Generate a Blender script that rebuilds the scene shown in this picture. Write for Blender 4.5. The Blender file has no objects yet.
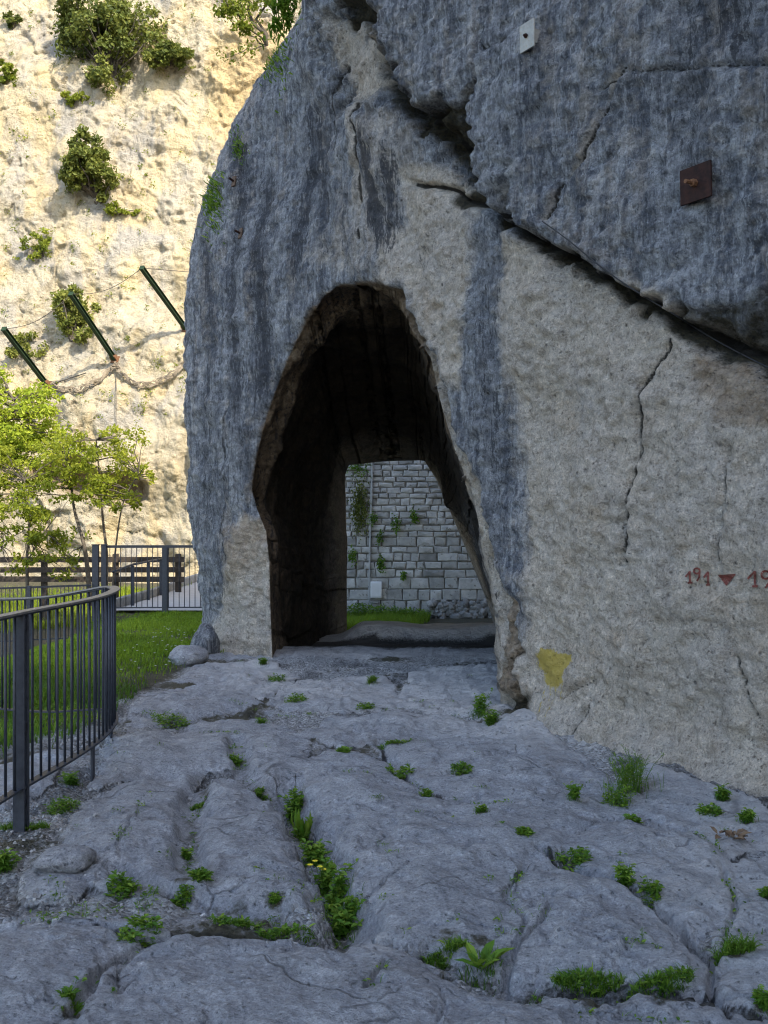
import bpy, math, random
import numpy as np
from mathutils import Vector, Matrix

random.seed(7)
RNG = np.random.default_rng(11)
SC = bpy.context.scene
COL = SC.collection
R = math.radians

# ------------------------------------------------------------------ camera, sky, sun, exposure
F = 995.6                      # focal length in pixels of the 768 x 1024 picture
EYE = 1.56
HOR = 519.0
cam_d = bpy.data.cameras.new("camera")
cam_d.lens = 35.0
cam_d.sensor_width = 36.0
cam_d.sensor_fit = 'AUTO'
cam_d.shift_y = 7.0 / 1024.0
cam_d.clip_start = 0.05
cam_d.clip_end = 2000
cam = bpy.data.objects.new("camera", cam_d)
COL.objects.link(cam)
cam.location = (0, 0, EYE)
cam.rotation_euler = (R(90), 0, 0)
SC.camera = cam

SUN_DIR = Vector((0.45, -0.60, 0.66)).normalized()     # towards the sun
world = bpy.data.worlds.new("World")
SC.world = world
world.use_nodes = True
wn = world.node_tree.nodes
wl = world.node_tree.links
sky = wn.new("ShaderNodeTexSky")
sky.sky_type = 'NISHITA'
sky.sun_disc = False
sky.sun_elevation = math.asin(SUN_DIR.z)
sky.sun_rotation = math.atan2(SUN_DIR.x, SUN_DIR.y)
sky.air_density = 1.0
sky.dust_density = 1.5
sky.ozone_density = 1.0
wl.new(sky.outputs[0], wn["Background"].inputs[0])
wn["Background"].inputs[1].default_value = 0.15
sun_d = bpy.data.lights.new("sun", 'SUN')
sun_d.energy = 2.4
sun_d.angle = R(0.53)
sun_d.color = (1.0, 0.90, 0.74)
sun = bpy.data.objects.new("sun", sun_d)
COL.objects.link(sun)
sun.rotation_euler = SUN_DIR.to_track_quat('Z', 'Y').to_euler()
SC.view_settings.view_transform = 'Standard'
SC.view_settings.look = 'None'
SC.view_settings.exposure = 1.76
SC.view_settings.gamma = 1.0
SC.cycles.max_bounces = 7
SC.cycles.diffuse_bounces = 4
SC.cycles.transparent_max_bounces = 8
SC.cycles.use_denoising = True
SC.cycles.pixel_filter_type = 'BLACKMAN_HARRIS'
SC.cycles.filter_width = 1.15


# ------------------------------------------------------------------ numpy helpers
def px2w(px, py, Y):
    return np.array([(px - 384.0) / F * Y, Y, EYE + (HOR - py) / F * Y])


def gpt(px, py, z=0.0):
    Y = (EYE - z) * F / (py - HOR)
    return np.array([(px - 384.0) / F * Y, Y])


def project(P):
    Y = np.where(np.abs(P[..., 1]) < 1e-6, 1e-6, P[..., 1])
    px = 384.0 + P[..., 0] / Y * F
    py = HOR - (P[..., 2] - EYE) / Y * F
    bad = P[..., 1] < 0.3
    return np.where(bad, 9999.0, px), np.where(bad, 9999.0, py)


def _hash(ix, iy, iz, seed):
    with np.errstate(over='ignore'):
        h = (ix.astype(np.int64) * 374761393 + iy.astype(np.int64) * 668265263 + iz.astype(np.int64) * 2147483647 + seed * 974634777)
        h = (h ^ (h >> 13)) * 1274126177
        h = h ^ (h >> 16)
        h = (h * 2246822519) & 0x7fffffffffff
        h = h ^ (h >> 15)
    return (h & 0xffff).astype(np.float64) / 32767.5 - 1.0


def vnoise(p, seed=0):
    f = np.floor(p)
    i = f.astype(np.int64)
    t = p - f
    t = t * t * t * (t * (t * 6 - 15) + 10)
    x0, y0, z0 = i[..., 0], i[..., 1], i[..., 2]
    tx, ty, tz = t[..., 0], t[..., 1], t[..., 2]
    c = lambda a, b, d: _hash(x0 + a, y0 + b, z0 + d, seed)
    x00 = c(0, 0, 0) * (1 - tx) + c(1, 0, 0) * tx
    x10 = c(0, 1, 0) * (1 - tx) + c(1, 1, 0) * tx
    x01 = c(0, 0, 1) * (1 - tx) + c(1, 0, 1) * tx
    x11 = c(0, 1, 1) * (1 - tx) + c(1, 1, 1) * tx
    return (x00 * (1 - ty) + x10 * ty) * (1 - tz) + (x01 * (1 - ty) + x11 * ty) * tz


def fbm(p, octv=4, seed=0, gain=0.5):
    a, s, tot = 1.0, 0.0, 0.0
    for o in range(octv):
        s = s + a * vnoise(p * (2.03 ** o) + 13.7 * o, seed + o)
        tot += a
        a *= gain
    return s / tot * 1.5


def ridged(p, octv=3, seed=0):
    a, s, tot = 1.0, 0.0, 0.0
    for o in range(octv):
        s = s + a * (1 - 2 * np.abs(vnoise(p * (2.1 ** o) + 7.3 * o, seed + o)))
        tot += a
        a *= 0.5
    return s / tot


def sm(a, b, x):
    t = np.clip((x - a) / (b - a), 0, 1)
    return t * t * (3 - 2 * t)


def poly_dist(x, y, pts):
    """distance to an open polyline and signed side (+ is the left of the direction of travel with y upwards)"""
    best = np.full(np.shape(x), 1e9)
    side = np.zeros(np.shape(x))
    for (ax, ay), (bx, by) in zip(pts[:-1], pts[1:]):
        dx, dy = bx - ax, by - ay
        L2 = dx * dx + dy * dy + 1e-12
        t = np.clip(((x - ax) * dx + (y - ay) * dy) / L2, 0, 1)
        ex, ey = x - (ax + t * dx), y - (ay + t * dy)
        d = np.sqrt(ex * ex + ey * ey)
        s = np.sign(dx * ey - dy * ex)
        m = d < best
        best = np.where(m, d, best)
        side = np.where(m, s, side)
    return best, side


def poly_near(x, y, pts):
    """nearest points on a polyline and their arc length"""
    bx_, by_, bl_ = np.zeros_like(x), np.zeros_like(x), np.zeros_like(x)
    best = np.full(x.shape, 1e9)
    acc = 0.0
    for (ax, ay), (bx, by) in zip(pts[:-1], pts[1:]):
        dx, dy = bx - ax, by - ay
        L = math.hypot(dx, dy)
        t = np.clip(((x - ax) * dx + (y - ay) * dy) / (L * L + 1e-12), 0, 1)
        qx, qy = ax + t * dx, ay + t * dy
        d = np.hypot(x - qx, y - qy)
        m = d < best
        best = np.where(m, d, best)
        bx_, by_, bl_ = np.where(m, qx, bx_), np.where(m, qy, by_), np.where(m, acc + t * L, bl_)
        acc += L
    return bx_, by_, bl_, best


def in_poly(x, y, pts):
    c = np.zeros(np.shape(x), bool)
    n = len(pts)
    for i in range(n):
        ax, ay = pts[i]
        bx, by = pts[(i + 1) % n]
        cond = (ay > y) != (by > y)
        xi = (bx - ax) * (y - ay) / ((by - ay) if by != ay else 1e-9) + ax
        c ^= cond & (x < xi)
    return c


def soft_poly(x, y, pts, soft):
    """1 inside, 0 outside, blended over soft"""
    d, _ = poly_dist(x, y, list(pts) + [pts[0]])
    s = np.where(in_poly(x, y, pts), d, -d)
    return sm(-soft, soft, s)


# ------------------------------------------------------------------ mesh helpers
def link(name, me, mat=None, parent=None):
    o = bpy.data.objects.new(name, me)
    COL.objects.link(o)
    if mat is not None and not me.materials:
        me.materials.append(mat)
    if parent is not None:
        o.parent = parent
    return o


def np_mesh(name, V, Q, smooth=True, attrs=None, T=None):
    """V (n,3); Q (m,4) quads; T (k,3) tris"""
    me = bpy.data.meshes.new(name)
    V = np.ascontiguousarray(V, dtype=np.float32)
    nq = 0 if Q is None else len(Q)
    nt = 0 if T is None else len(T)
    me.vertices.add(len(V))
    me.vertices.foreach_set("co", V.ravel())
    me.loops.add(nq * 4 + nt * 3)
    idx = []
    if nq:
        idx.append(np.asarray(Q, dtype=np.int32).ravel())
    if nt:
        idx.append(np.asarray(T, dtype=np.int32).ravel())
    me.loops.foreach_set("vertex_index", np.concatenate(idx))
    me.polygons.add(nq + nt)
    starts = np.concatenate([np.arange(nq) * 4, nq * 4 + np.arange(nt) * 3]).astype(np.int32)
    me.polygons.foreach_set("loop_start", starts)
    me.polygons.foreach_set("use_smooth", np.full(nq + nt, smooth, dtype=bool))
    me.update(calc_edges=True)
    for k, a in (attrs or {}).items():
        at = me.attributes.new(k, 'FLOAT', 'POINT')
        at.data.foreach_set("value", np.ascontiguousarray(a, dtype=np.float32).ravel())
    return me


class MB:
    """collects boxes, tubes, blades and leaves for one mesh"""

    def __init__(self):
        self.v, self.f, self.t = [], [], []
        self.n = 0

    def add(self, verts, faces, tint=0.5):
        b = self.n
        self.v.extend([tuple(map(float, q)) for q in verts])
        self.f.extend([tuple(i + b for i in fc) for fc in faces])
        if hasattr(tint, '__len__'):
            self.t.extend(tint)
        else:
            self.t.extend([tint] * len(verts))
        self.n += len(verts)

    def box(self, c, s, rot=None, tint=0.5, bev=0.0):
        x, y, z = s[0] / 2, s[1] / 2, s[2] / 2
        M = rot if rot is not None else Matrix.Identity(3)
        c = Vector(c)
        if bev <= 0:
            vs = [(-x, -y, -z), (x, -y, -z), (x, y, -z), (-x, y, -z), (-x, -y, z), (x, -y, z), (x, y, z), (-x, y, z)]
            fs = [(0, 3, 2, 1), (4, 5, 6, 7), (0, 1, 5, 4), (1, 2, 6, 5), (2, 3, 7, 6), (3, 0, 4, 7)]
        else:
            b = bev
            vs, idx = [], {}
            for sx in (-1, 1):
                for sy in (-1, 1):
                    for sz in (-1, 1):
                        for ax in range(3):
                            q = [sx * (x - b), sy * (y - b), sz * (z - b)]
                            q[ax] = (sx * x, sy * y, sz * z)[ax]
                            idx[(sx, sy, sz, ax)] = len(vs)
                            vs.append(tuple(q))
            I = lambda a, b_, c_, d: idx[(a, b_, c_, d)]
            fs = []
            for s_ in (-1, 1):
                fs.append([I(s_, -1, -1, 0), I(s_, 1, -1, 0), I(s_, 1, 1, 0), I(s_, -1, 1, 0)][::s_])
                fs.append([I(-1, s_, -1, 1), I(1, s_, -1, 1), I(1, s_, 1, 1), I(-1, s_, 1, 1)][::-s_])
                fs.append([I(-1, -1, s_, 2), I(1, -1, s_, 2), I(1, 1, s_, 2), I(-1, 1, s_, 2)][::s_])
            for a in (-1, 1):
                for b_ in (-1, 1):
                    fs.append([I(a, b_, -1, 0), I(a, b_, -1, 1), I(a, b_, 1, 1), I(a, b_, 1, 0)])
                    fs.append([I(a, -1, b_, 0), I(a, -1, b_, 2), I(a, 1, b_, 2), I(a, 1, b_, 0)])
                    fs.append([I(-1, a, b_, 1), I(-1, a, b_, 2), I(1, a, b_, 2), I(1, a, b_, 1)])
                    for c_ in (-1, 1):
                        fs.append([I(a, b_, c_, 0), I(a, b_, c_, 1), I(a, b_, c_, 2)])
        self.add([c + M @ Vector(q) for q in vs], fs, tint)

    def tube(self, pts, rad, sides=6, tint=0.5, cap=True):
        pts = [Vector(p) for p in pts]
        n = len(pts)
        if not hasattr(rad, '__len__'):
            rad = [rad] * n
        vs, fs = [], []
        up = Vector((0.31, 0.17, 0.93))
        for i, p in enumerate(pts):
            d = (pts[min(i + 1, n - 1)] - pts[max(i - 1, 0)]).normalized()
            a = d.cross(up)
            if a.length < 1e-3:
                a = d.cross(Vector((1, 0, 0)))
            a.normalize()
            b = d.cross(a)
            for k in range(sides):
                th = 2 * math.pi * k / sides
                vs.append(p + (a * math.cos(th) + b * math.sin(th)) * rad[i])
        for i in range(n - 1):
            for k in range(sides):
                k2 = (k + 1) % sides
                fs.append((i * sides + k, i * sides + k2, (i + 1) * sides + k2, (i + 1) * sides + k))
        if cap:
            fs.append(tuple(range(sides - 1, -1, -1)))
            fs.append(tuple((n - 1) * sides + k for k in range(sides)))
        self.add(vs, fs, tint)

    def bar(self, pts, w, h, tint=0.5):
        """flat bar swept along a path: w across (horizontal), h vertical"""
        pts = [Vector(p) for p in pts]
        n = len(pts)
        vs, fs = [], []
        for i, p in enumerate(pts):
            d = pts[min(i + 1, n - 1)] - pts[max(i - 1, 0)]
            a = Vector((d.y, -d.x, 0)).normalized() * (w / 2)
            u = Vector((0, 0, h / 2))
            vs += [p - a - u, p + a - u, p + a + u, p - a + u]
        for i in range(n - 1):
            for k in range(4):
                k2 = (k + 1) % 4
                fs.append((i * 4 + k, i * 4 + k2, (i + 1) * 4 + k2, (i + 1) * 4 + k))
        fs.append((3, 2, 1, 0))
        fs.append(tuple((n - 1) * 4 + k for k in range(4)))
        self.add(vs, fs, tint)

    def blade(self, base, direc, h, w, bend, tint):
        """a grass blade: three segments, curving over"""
        base = Vector(base)
        d = Vector((math.cos(direc), math.sin(direc), 0))
        a = Vector((-d.y, d.x, 0)) * (w / 2)
        p1 = base + Vector((0, 0, h * 0.45)) + d * (bend * h * 0.18)
        p2 = base + Vector((0, 0, h * (0.80 - 0.12 * bend))) + d * (bend * h * 0.5)
        p3 = base + Vector((0, 0, h * (1.0 - 0.38 * bend))) + d * (bend * h * 0.92)
        self.add([base - a, base + a, p1 + a * .85, p1 - a * .85, p2 + a * .55, p2 - a * .55, p3],
                 [(0, 1, 2, 3), (3, 2, 4, 5), (5, 4, 6)], tint)

    def leaf(self, p, n, axis, L, w, tint, fold=0.25):
        """pointed leaf folded along its midrib"""
        p, n, axis = Vector(p), Vector(n).normalized(), Vector(axis).normalized()
        s = n.cross(axis)
        if s.length < 1e-4:
            s = Vector((1, 0, 0))
        s.normalize()
        n = axis.cross(s)
        m1 = p + axis * L * 0.33
        m2 = p + axis * L * 0.68
        dn = n * (-w * fold)
        tip = p + axis * L + n * (-L * 0.08)
        self.add([p, m1 + s * w * .46 - dn, m1, m1 - s * w * .46 - dn, m2 + s * w * .4 - dn, m2, m2 - s * w * .4 - dn, tip],
                 [(0, 2, 1), (0, 3, 2), (1, 2, 5, 4), (2, 3, 6, 5), (4, 5, 7), (5, 6, 7)], tint)

    def build(self, name, mat, parent=None, smooth=False, loc=None):
        me = bpy.data.meshes.new(name)
        V = self.v
        if loc is not None:
            V = [(a - loc[0], b - loc[1], c - loc[2]) for a, b, c in V]
        me.from_pydata(V, [], self.f)
        if smooth:
            me.polygons.foreach_set("use_smooth", np.ones(len(me.polygons), bool))
        at = me.attributes.new('tint', 'FLOAT', 'POINT')
        at.data.foreach_set("value", np.array(self.t, dtype=np.float32))
        me.update()
        o = link(name, me, mat, parent)
        if loc is not None and parent is None:
            o.location = loc
        return o


USED = set()


def tag(o, label, cat, group=None, kind=None):
    if label:
        if label in USED:
            print("DUPLICATE LABEL", label)
        USED.add(label)
        o['label'] = label
    if cat:
        o['category'] = cat
    if group:
        o['group'] = group
    if kind:
        o['kind'] = kind
    return o


def thing(name, label, cat, loc, rz=0.0, group=None):
    o = bpy.data.objects.new(name, None)
    o.empty_display_size = 0.1
    COL.objects.link(o)
    o.location = loc
    o.rotation_euler = (0, 0, rz)
    return tag(o, label, cat, group)


# ------------------------------------------------------------------ material helpers
class NT:
    def __init__(self, name):
        self.m = bpy.data.materials.new(name)
        self.m.use_nodes = True
        self.t = self.m.node_tree
        self.N = self.t.nodes
        self.L = self.t.links
        self.b = self.N["Principled BSDF"]
        self.out = self.N["Material Output"]
        self.geo = None

    def pos(self):
        if self.geo is None:
            self.geo = self.N.new("ShaderNodeNewGeometry")
        return self.geo.outputs["Position"]

    def objpos(self):
        if not hasattr(self, '_tc'):
            self._tc = self.N.new("ShaderNodeTexCoord")
        return self._tc.outputs["Object"]

    def attr(self, name):
        n = self.N.new("ShaderNodeAttribute")
        n.attribute_name = name
        return n.outputs["Fac"]

    def mapping(self, vec, scale, rot=(0, 0, 0), loc=(0, 0, 0)):
        n = self.N.new("ShaderNodeMapping")
        n.inputs["Scale"].default_value = scale
        n.inputs["Rotation"].default_value = rot
        n.inputs["Location"].default_value = loc
        self.L.new(vec, n.inputs[0])
        return n.outputs[0]

    def noise(self, vec, scale, detail=6, rough=0.6, dist=0.0, typ=None):
        n = self.N.new("ShaderNodeTexNoise")
        if typ:
            n.noise_type = typ
        n.inputs["Scale"].default_value = scale
        n.inputs["Detail"].default_value = detail
        n.inputs["Roughness"].default_value = rough
        n.inputs["Distortion"].default_value = dist
        self.L.new(vec, n.inputs["Vector"])
        return n.outputs["Fac"]

    def voro(self, vec, scale, feature='F1', out="Distance", rand=1.0):
        n = self.N.new("ShaderNodeTexVoronoi")
        n.feature = feature
        n.inputs["Scale"].default_value = scale
        n.inputs["Randomness"].default_value = rand
        self.L.new(vec, n.inputs["Vector"])
        return n.outputs[out]

    def ramp(self, fac, stops, interp='LINEAR'):
        n = self.N.new("ShaderNodeValToRGB")
        cr = n.color_ramp
        cr.interpolation = interp
        while len(cr.elements) < len(stops):
            cr.elements.new(0.5)
        for e, (p, c) in zip(cr.elements, stops):
            e.position = p
            e.color = (c, c, c, 1) if not hasattr(c, '__len__') else (*c, 1)
        self.L.new(fac, n.inputs[0])
        return n.outputs[0]

    def math(self, op, a, b=None, clamp=False):
        n = self.N.new("ShaderNodeMath")
        n.operation = op
        n.use_clamp = clamp
        for i, q in enumerate((a, b)):
            if q is None:
                continue
            if isinstance(q, (int, float)):
                n.inputs[i].default_value = q
            else:
                self.L.new(q, n.inputs[i])
        return n.outputs[0]

    def mix(self, fac, a, b, blend='MIX'):
        n = self.N.new("ShaderNodeMix")
        n.data_type = 'RGBA'
        n.blend_type = blend
        n.clamp_factor = True
        for i, q in ((0, fac), (6, a), (7, b)):
            if isinstance(q, (int, float)):
                if i == 0:
                    n.inputs[0].default_value = q
                else:
                    n.inputs[i].default_value = (q, q, q, 1)
            elif isinstance(q, tuple):
                n.inputs[i].default_value = (*q, 1)
            else:
                self.L.new(q, n.inputs[i])
        return n.outputs[2]

    def bump(self, h, strength, dist, normal=None):
        n = self.N.new("ShaderNodeBump")
        n.inputs["Strength"].default_value = strength
        n.inputs["Distance"].default_value = dist
        self.L.new(h, n.inputs["Height"])
        if normal is not None:
            self.L.new(normal, n.inputs["Normal"])
        return n.outputs[0]

    def done(self, color=None, rough=0.9, normal=None, metal=0.0, spec=0.3):
        b = self.b
        if color is not None:
            if isinstance(color, tuple):
                b.inputs["Base Color"].default_value = (*color, 1)
            else:
                self.L.new(color, b.inputs["Base Color"])
        if isinstance(rough, (int, float)):
            b.inputs["Roughness"].default_value = rough
        else:
            self.L.new(rough, b.inputs["Roughness"])
        b.inputs["Metallic"].default_value = metal
        b.inputs["Specular IOR Level"].default_value = spec
        if normal is not None:
            self.L.new(normal, b.inputs["Normal"])
        return self.m


def mat_rock():
    k = NT("limestone_rock")
    p = k.pos()
    tone, dark, yel, moss, tunnel_shade, crack = (k.attr(n) for n in ('tone', 'dark', 'yellow', 'moss', 'tunnel_shade', 'crack'))
    ochre = k.attr('ochre')
    nA = k.noise(p, 1.6, 8, 0.62)
    nB = k.noise(p, 7.0, 10, 0.72)
    nC = k.noise(p, 34.0, 7, 0.75)
    chip = k.noise(k.mapping(p, (13, 13, 19), (0.5, 0.6, 0.3)), 1.0, 8, 0.74, 0.0)
    grit = k.noise(p, 85.0, 4, 0.75)
    streak = k.noise(k.mapping(p, (4.2, 4.2, 0.40)), 1.0, 8, 0.64, 0.5)
    fine = k.noise(k.mapping(p, (22, 22, 2.4)), 1.0, 9, 0.76, 0.3)
    # grey biofilm-coated limestone
    grey = k.ramp(nB, [(0.32, (0.090, 0.096, 0.108)), (0.46, (0.195, 0.203, 0.218)), (0.56, (0.275, 0.284, 0.296)), (0.70, (0.45, 0.455, 0.455))])
    grey = k.mix(k.ramp(streak, [(0.49, 0.0), (0.57, 0.80)]), grey, (0.075, 0.085, 0.105))
    grey = k.mix(k.ramp(fine, [(0.51, 0.0), (0.58, 0.65)]), grey, (0.40, 0.415, 0.425))
    grey = k.mix(k.ramp(fine, [(0.40, 0.75), (0.46, 0.0)]), grey, (0.06, 0.067, 0.08))
    # fresh pale limestone
    pale = k.ramp(nB, [(0.28, (0.34, 0.28, 0.21)), (0.48, (0.50, 0.435, 0.35)), (0.72, (0.61, 0.55, 0.465))])
    pale = k.mix(k.ramp(nA, [(0.45, 0.0), (0.66, 0.55)]), pale, (0.46, 0.425, 0.385))
    pale = k.mix(k.ramp(k.noise(p, 2.2, 6, 0.65), [(0.56, 0.0), (0.72, 0.4)]), pale, (0.45, 0.33, 0.21))
    pale = k.mix(k.ramp(streak, [(0.54, 0.0), (0.70, 0.35)]), pale, (0.26, 0.25, 0.24))
    tf = k.math('ADD', tone, k.math('MULTIPLY', k.math('SUBTRACT', nB, 0.5), 1.0))
    tf = k.math('ADD', tf, k.math('MULTIPLY', k.math('SUBTRACT', streak, 0.5), 1.1))
    tf = k.math('ADD', tf, k.math('MULTIPLY', k.math('SUBTRACT', nA, 0.5), 0.6))
    col = k.mix(k.ramp(tf, [(0.24, 0.0), (0.74, 1.0)]), grey, pale)
    grain = k.noise(k.mapping(p, (40, 40, 27)), 1.0, 5, 0.78)
    col = k.mix(1.0, col, k.ramp(grain, [(0.30, 0.42), (0.39, 1.0), (0.55, 1.20), (0.70, 1.6)]), 'MULTIPLY')
    # tone follows the chipped relief, darker in its hollows
    col = k.mix(1.0, col, k.ramp(chip, [(0.30, 0.50), (0.43, 0.92), (0.56, 1.06), (0.70, 1.30)]), 'MULTIPLY')
    col = k.mix(1.0, col, k.ramp(grit, [(0.30, 0.45), (0.45, 0.95), (0.58, 1.05), (0.72, 1.4)]), 'MULTIPLY')
    of = k.math('ADD', ochre, k.math('MULTIPLY', k.math('SUBTRACT', nB, 0.5), 1.2))
    of = k.math('MULTIPLY', k.ramp(of, [(0.35, 0.0), (0.85, 0.9)]), k.ramp(ochre, [(0.02, 0.0), (0.2, 1.0)]))
    col = k.mix(of, col, k.mix(k.ramp(chip, [(0.35, 0.0), (0.6, 1.0)]), (0.10, 0.065, 0.035), (0.34, 0.245, 0.15)))
    # dark water streaks, plus painted shade under the ledge
    df = k.math('ADD', dark, k.math('MULTIPLY', k.math('SUBTRACT', fine, 0.5), 3.0))
    df = k.math('MULTIPLY', k.ramp(df, [(0.32, 0.0), (0.52, 1.0)]), k.ramp(dark, [(0.02, 0.0), (0.15, 1.0)]))
    col = k.mix(k.math('MULTIPLY', df, 0.85), col, (0.036, 0.040, 0.050))
    # pits and lichen flecks
    pit = k.ramp(nC, [(0.31, 1.0), (0.42, 0.0)])
    col = k.mix(k.math('MULTIPLY', pit, 0.75), col, (0.040, 0.038, 0.037))
    pock = k.math('MULTIPLY', k.ramp(k.voro(k.mapping(p, (9, 9, 9)), 1.0), [(0.05, 1.0), (0.16, 0.0)]), k.ramp(k.noise(p, 3.0, 3, 0.5), [(0.52, 0.0), (0.60, 1.0)]))
    col = k.mix(k.math('MULTIPLY', pock, 0.8), col, (0.045, 0.04, 0.035))
    col = k.mix(k.ramp(k.noise(p, 48, 4, 0.65), [(0.62, 0.0), (0.72, 0.6)]), col, (0.52, 0.51, 0.48))
    # moss and painted-in recess shade, cracks, painted tunnel gloom, yellow paint
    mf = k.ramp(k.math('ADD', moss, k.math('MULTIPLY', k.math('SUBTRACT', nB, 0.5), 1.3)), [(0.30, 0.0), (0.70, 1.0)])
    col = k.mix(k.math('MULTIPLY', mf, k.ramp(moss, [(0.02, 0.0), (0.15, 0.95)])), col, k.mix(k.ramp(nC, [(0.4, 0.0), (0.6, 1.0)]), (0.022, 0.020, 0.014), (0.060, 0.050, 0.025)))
    cf = k.math('ADD', crack, k.math('MULTIPLY', k.math('SUBTRACT', nC, 0.5), 0.8))
    col = k.mix(k.math('MULTIPLY', k.ramp(cf, [(0.40, 0.0), (0.70, 0.93)]), k.ramp(crack, [(0.03, 0.0), (0.2, 1.0)])), col, (0.022, 0.019, 0.016))
    col = k.mix(tunnel_shade, col, k.mix(k.ramp(nB, [(0.35, 0.0), (0.65, 1.0)]), (0.010, 0.008, 0.006), (0.050, 0.038, 0.026)))
    yf = k.math('ADD', yel, k.math('MULTIPLY', k.math('SUBTRACT', grain, 0.5), 2.0))
    yf = k.math('MULTIPLY', k.ramp(yf, [(0.36, 0.0), (0.62, 0.85)]), k.ramp(yel, [(0.02, 0.0), (0.1, 1.0)]))
    col = k.mix(yf, col, k.mix(pit, (0.55, 0.41, 0.055), (0.36, 0.26, 0.05)))
    # relief
    h = k.math('ADD', chip, k.math('MULTIPLY', nC, 0.55))
    h = k.math('ADD', h, k.math('MULTIPLY', grit, 0.15))
    h = k.math('ADD', h, k.math('MULTIPLY', grain, 0.35))
    h = k.math('ADD', h, k.math('MULTIPLY', nB, 0.35))
    h = k.math('SUBTRACT', h, k.math('MULTIPLY', pit, 0.35))
    h = k.math('SUBTRACT', h, k.math('MULTIPLY', pock, 0.35))
    nrm = k.bump(h, 1.0, 0.065)
    return k.done(col, 0.92, nrm, spec=0.2)


def mat_ground():
    k = NT("worn_limestone_ground")
    p = k.pos()
    gravel, soil, pale, crack = (k.attr(n) for n in ('gravel', 'soil', 'pale', 'crack'))
    nA = k.noise(p, 1.2, 8, 0.62)
    nB = k.noise(p, 6.0, 10, 0.72)
    nC = k.noise(p, 42.0, 7, 0.74)
    chip = k.noise(k.mapping(p, (9, 14, 12), (0, 0, 0.5)), 1.0, 9, 0.73, 0.15)
    grit = k.noise(p, 120.0, 4, 0.75)
    st = k.ramp(nB, [(0.32, (0.15, 0.153, 0.163)), (0.44, (0.275, 0.278, 0.29)), (0.58, (0.345, 0.348, 0.358)), (0.72, (0.52, 0.52, 0.52))])
    st = k.mix(k.ramp(nA, [(0.42, 0.0), (0.62, 0.6)]), st, (0.315, 0.32, 0.335))
    st = k.mix(1.0, st, k.ramp(chip, [(0.28, 0.45), (0.40, 0.93), (0.56, 1.04), (0.70, 1.25)]), 'MULTIPLY')
    st = k.mix(1.0, st, k.ramp(grit, [(0.30, 0.55), (0.45, 0.95), (0.58, 1.05), (0.72, 1.3)]), 'MULTIPLY')
    grain = k.noise(p, 55.0, 5, 0.78)
    st = k.mix(1.0, st, k.ramp(grain, [(0.30, 0.50), (0.39, 1.02), (0.54, 1.24), (0.68, 1.7)]), 'MULTIPLY')
    # pale scuffs and lichen blotches
    st = k.mix(k.ramp(k.noise(p, 9, 5, 0.6), [(0.61, 0.0), (0.72, 0.6)]), st, (0.50, 0.505, 0.51))
    st = k.mix(k.math('MULTIPLY', pale, k.ramp(nB, [(0.3, 0.25), (0.62, 0.85)])), st, (0.62, 0.59, 0.555))
    st = k.mix(k.ramp(k.noise(p, 2.3, 6, 0.65), [(0.58, 0.0), (0.72, 0.5)]), st, (0.22, 0.19, 0.165))
    pit = k.ramp(nC, [(0.31, 1.0), (0.41, 0.0)])
    st = k.mix(k.math('MULTIPLY', pit, 0.8), st, (0.035, 0.035, 0.038))
    # hairline joints of the limestone
    warp = k.N.new("ShaderNodeTexNoise")
    warp.inputs["Scale"].default_value = 3.2
    warp.inputs["Detail"].default_value = 6
    k.L.new(p, warp.inputs["Vector"])
    va = k.N.new("ShaderNodeVectorMath")
    va.operation = 'MULTIPLY_ADD'
    k.L.new(warp.outputs["Color"], va.inputs[0])
    va.inputs[1].default_value = (0.26, 0.26, 0.0)
    k.L.new(p, va.inputs[2])
    fl = k.mapping(va.outputs[0], (1.5, 2.4, 0.0), (0, 0, 0.35))
    edge = k.voro(fl, 1.0, 'DISTANCE_TO_EDGE')
    hair = k.math('MULTIPLY', k.ramp(edge, [(0.003, 1.0), (0.016, 0.0)]), k.ramp(k.noise(p, 2.0, 4, 0.6), [(0.52, 0.0), (0.60, 1.0)]))
    edge2 = k.voro(k.mapping(va.outputs[0], (5.5, 9.0, 0.0), (0, 0, -0.3)), 1.0, 'DISTANCE_TO_EDGE')
    hair2 = k.math('MULTIPLY', k.ramp(edge2, [(0.01, 0.7), (0.035, 0.0)]), k.ramp(k.noise(p, 1.4, 5, 0.65), [(0.52, 0.0), (0.62, 1.0)]))
    hair = k.math('MAXIMUM', k.math('MULTIPLY', hair, 0.55), k.math('MULTIPLY', hair2, 0.35))
    st = k.mix(k.math('MULTIPLY', hair, 0.9), st, (0.030, 0.030, 0.033))
    # gravel: small cells of varied grey
    cell = k.voro(p, 62, 'F1', "Color")
    gv = k.N.new("ShaderNodeSeparateColor")
    k.L.new(cell, gv.inputs[0])
    gcol = k.ramp(gv.outputs[0], [(0.0, (0.18, 0.175, 0.17)), (0.5, (0.36, 0.355, 0.345)), (1.0, (0.62, 0.61, 0.60))])
    gf = k.math('ADD', gravel, k.math('MULTIPLY', k.math('SUBTRACT', k.noise(p, 9, 7, 0.72), 0.5), 2.2))
    gf = k.math('MULTIPLY', k.ramp(gf, [(0.45, 0.0), (0.7, 0.9)]), k.ramp(gravel, [(0.02, 0.0), (0.15, 1.0)]))
    col = k.mix(gf, st, gcol)
    sf = k.math('ADD', soil, k.math('MULTIPLY', k.math('SUBTRACT', k.noise(p, 18, 7, 0.72), 0.5), 1.5))
    sf = k.math('MULTIPLY', k.ramp(sf, [(0.40, 0.0), (0.70, 1.0)]), k.ramp(soil, [(0.02, 0.0), (0.15, 1.0)]))
    col = k.mix(sf, col, k.ramp(nC, [(0.3, (0.030, 0.028, 0.016)), (0.7, (0.12, 0.11, 0.07))]))
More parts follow.
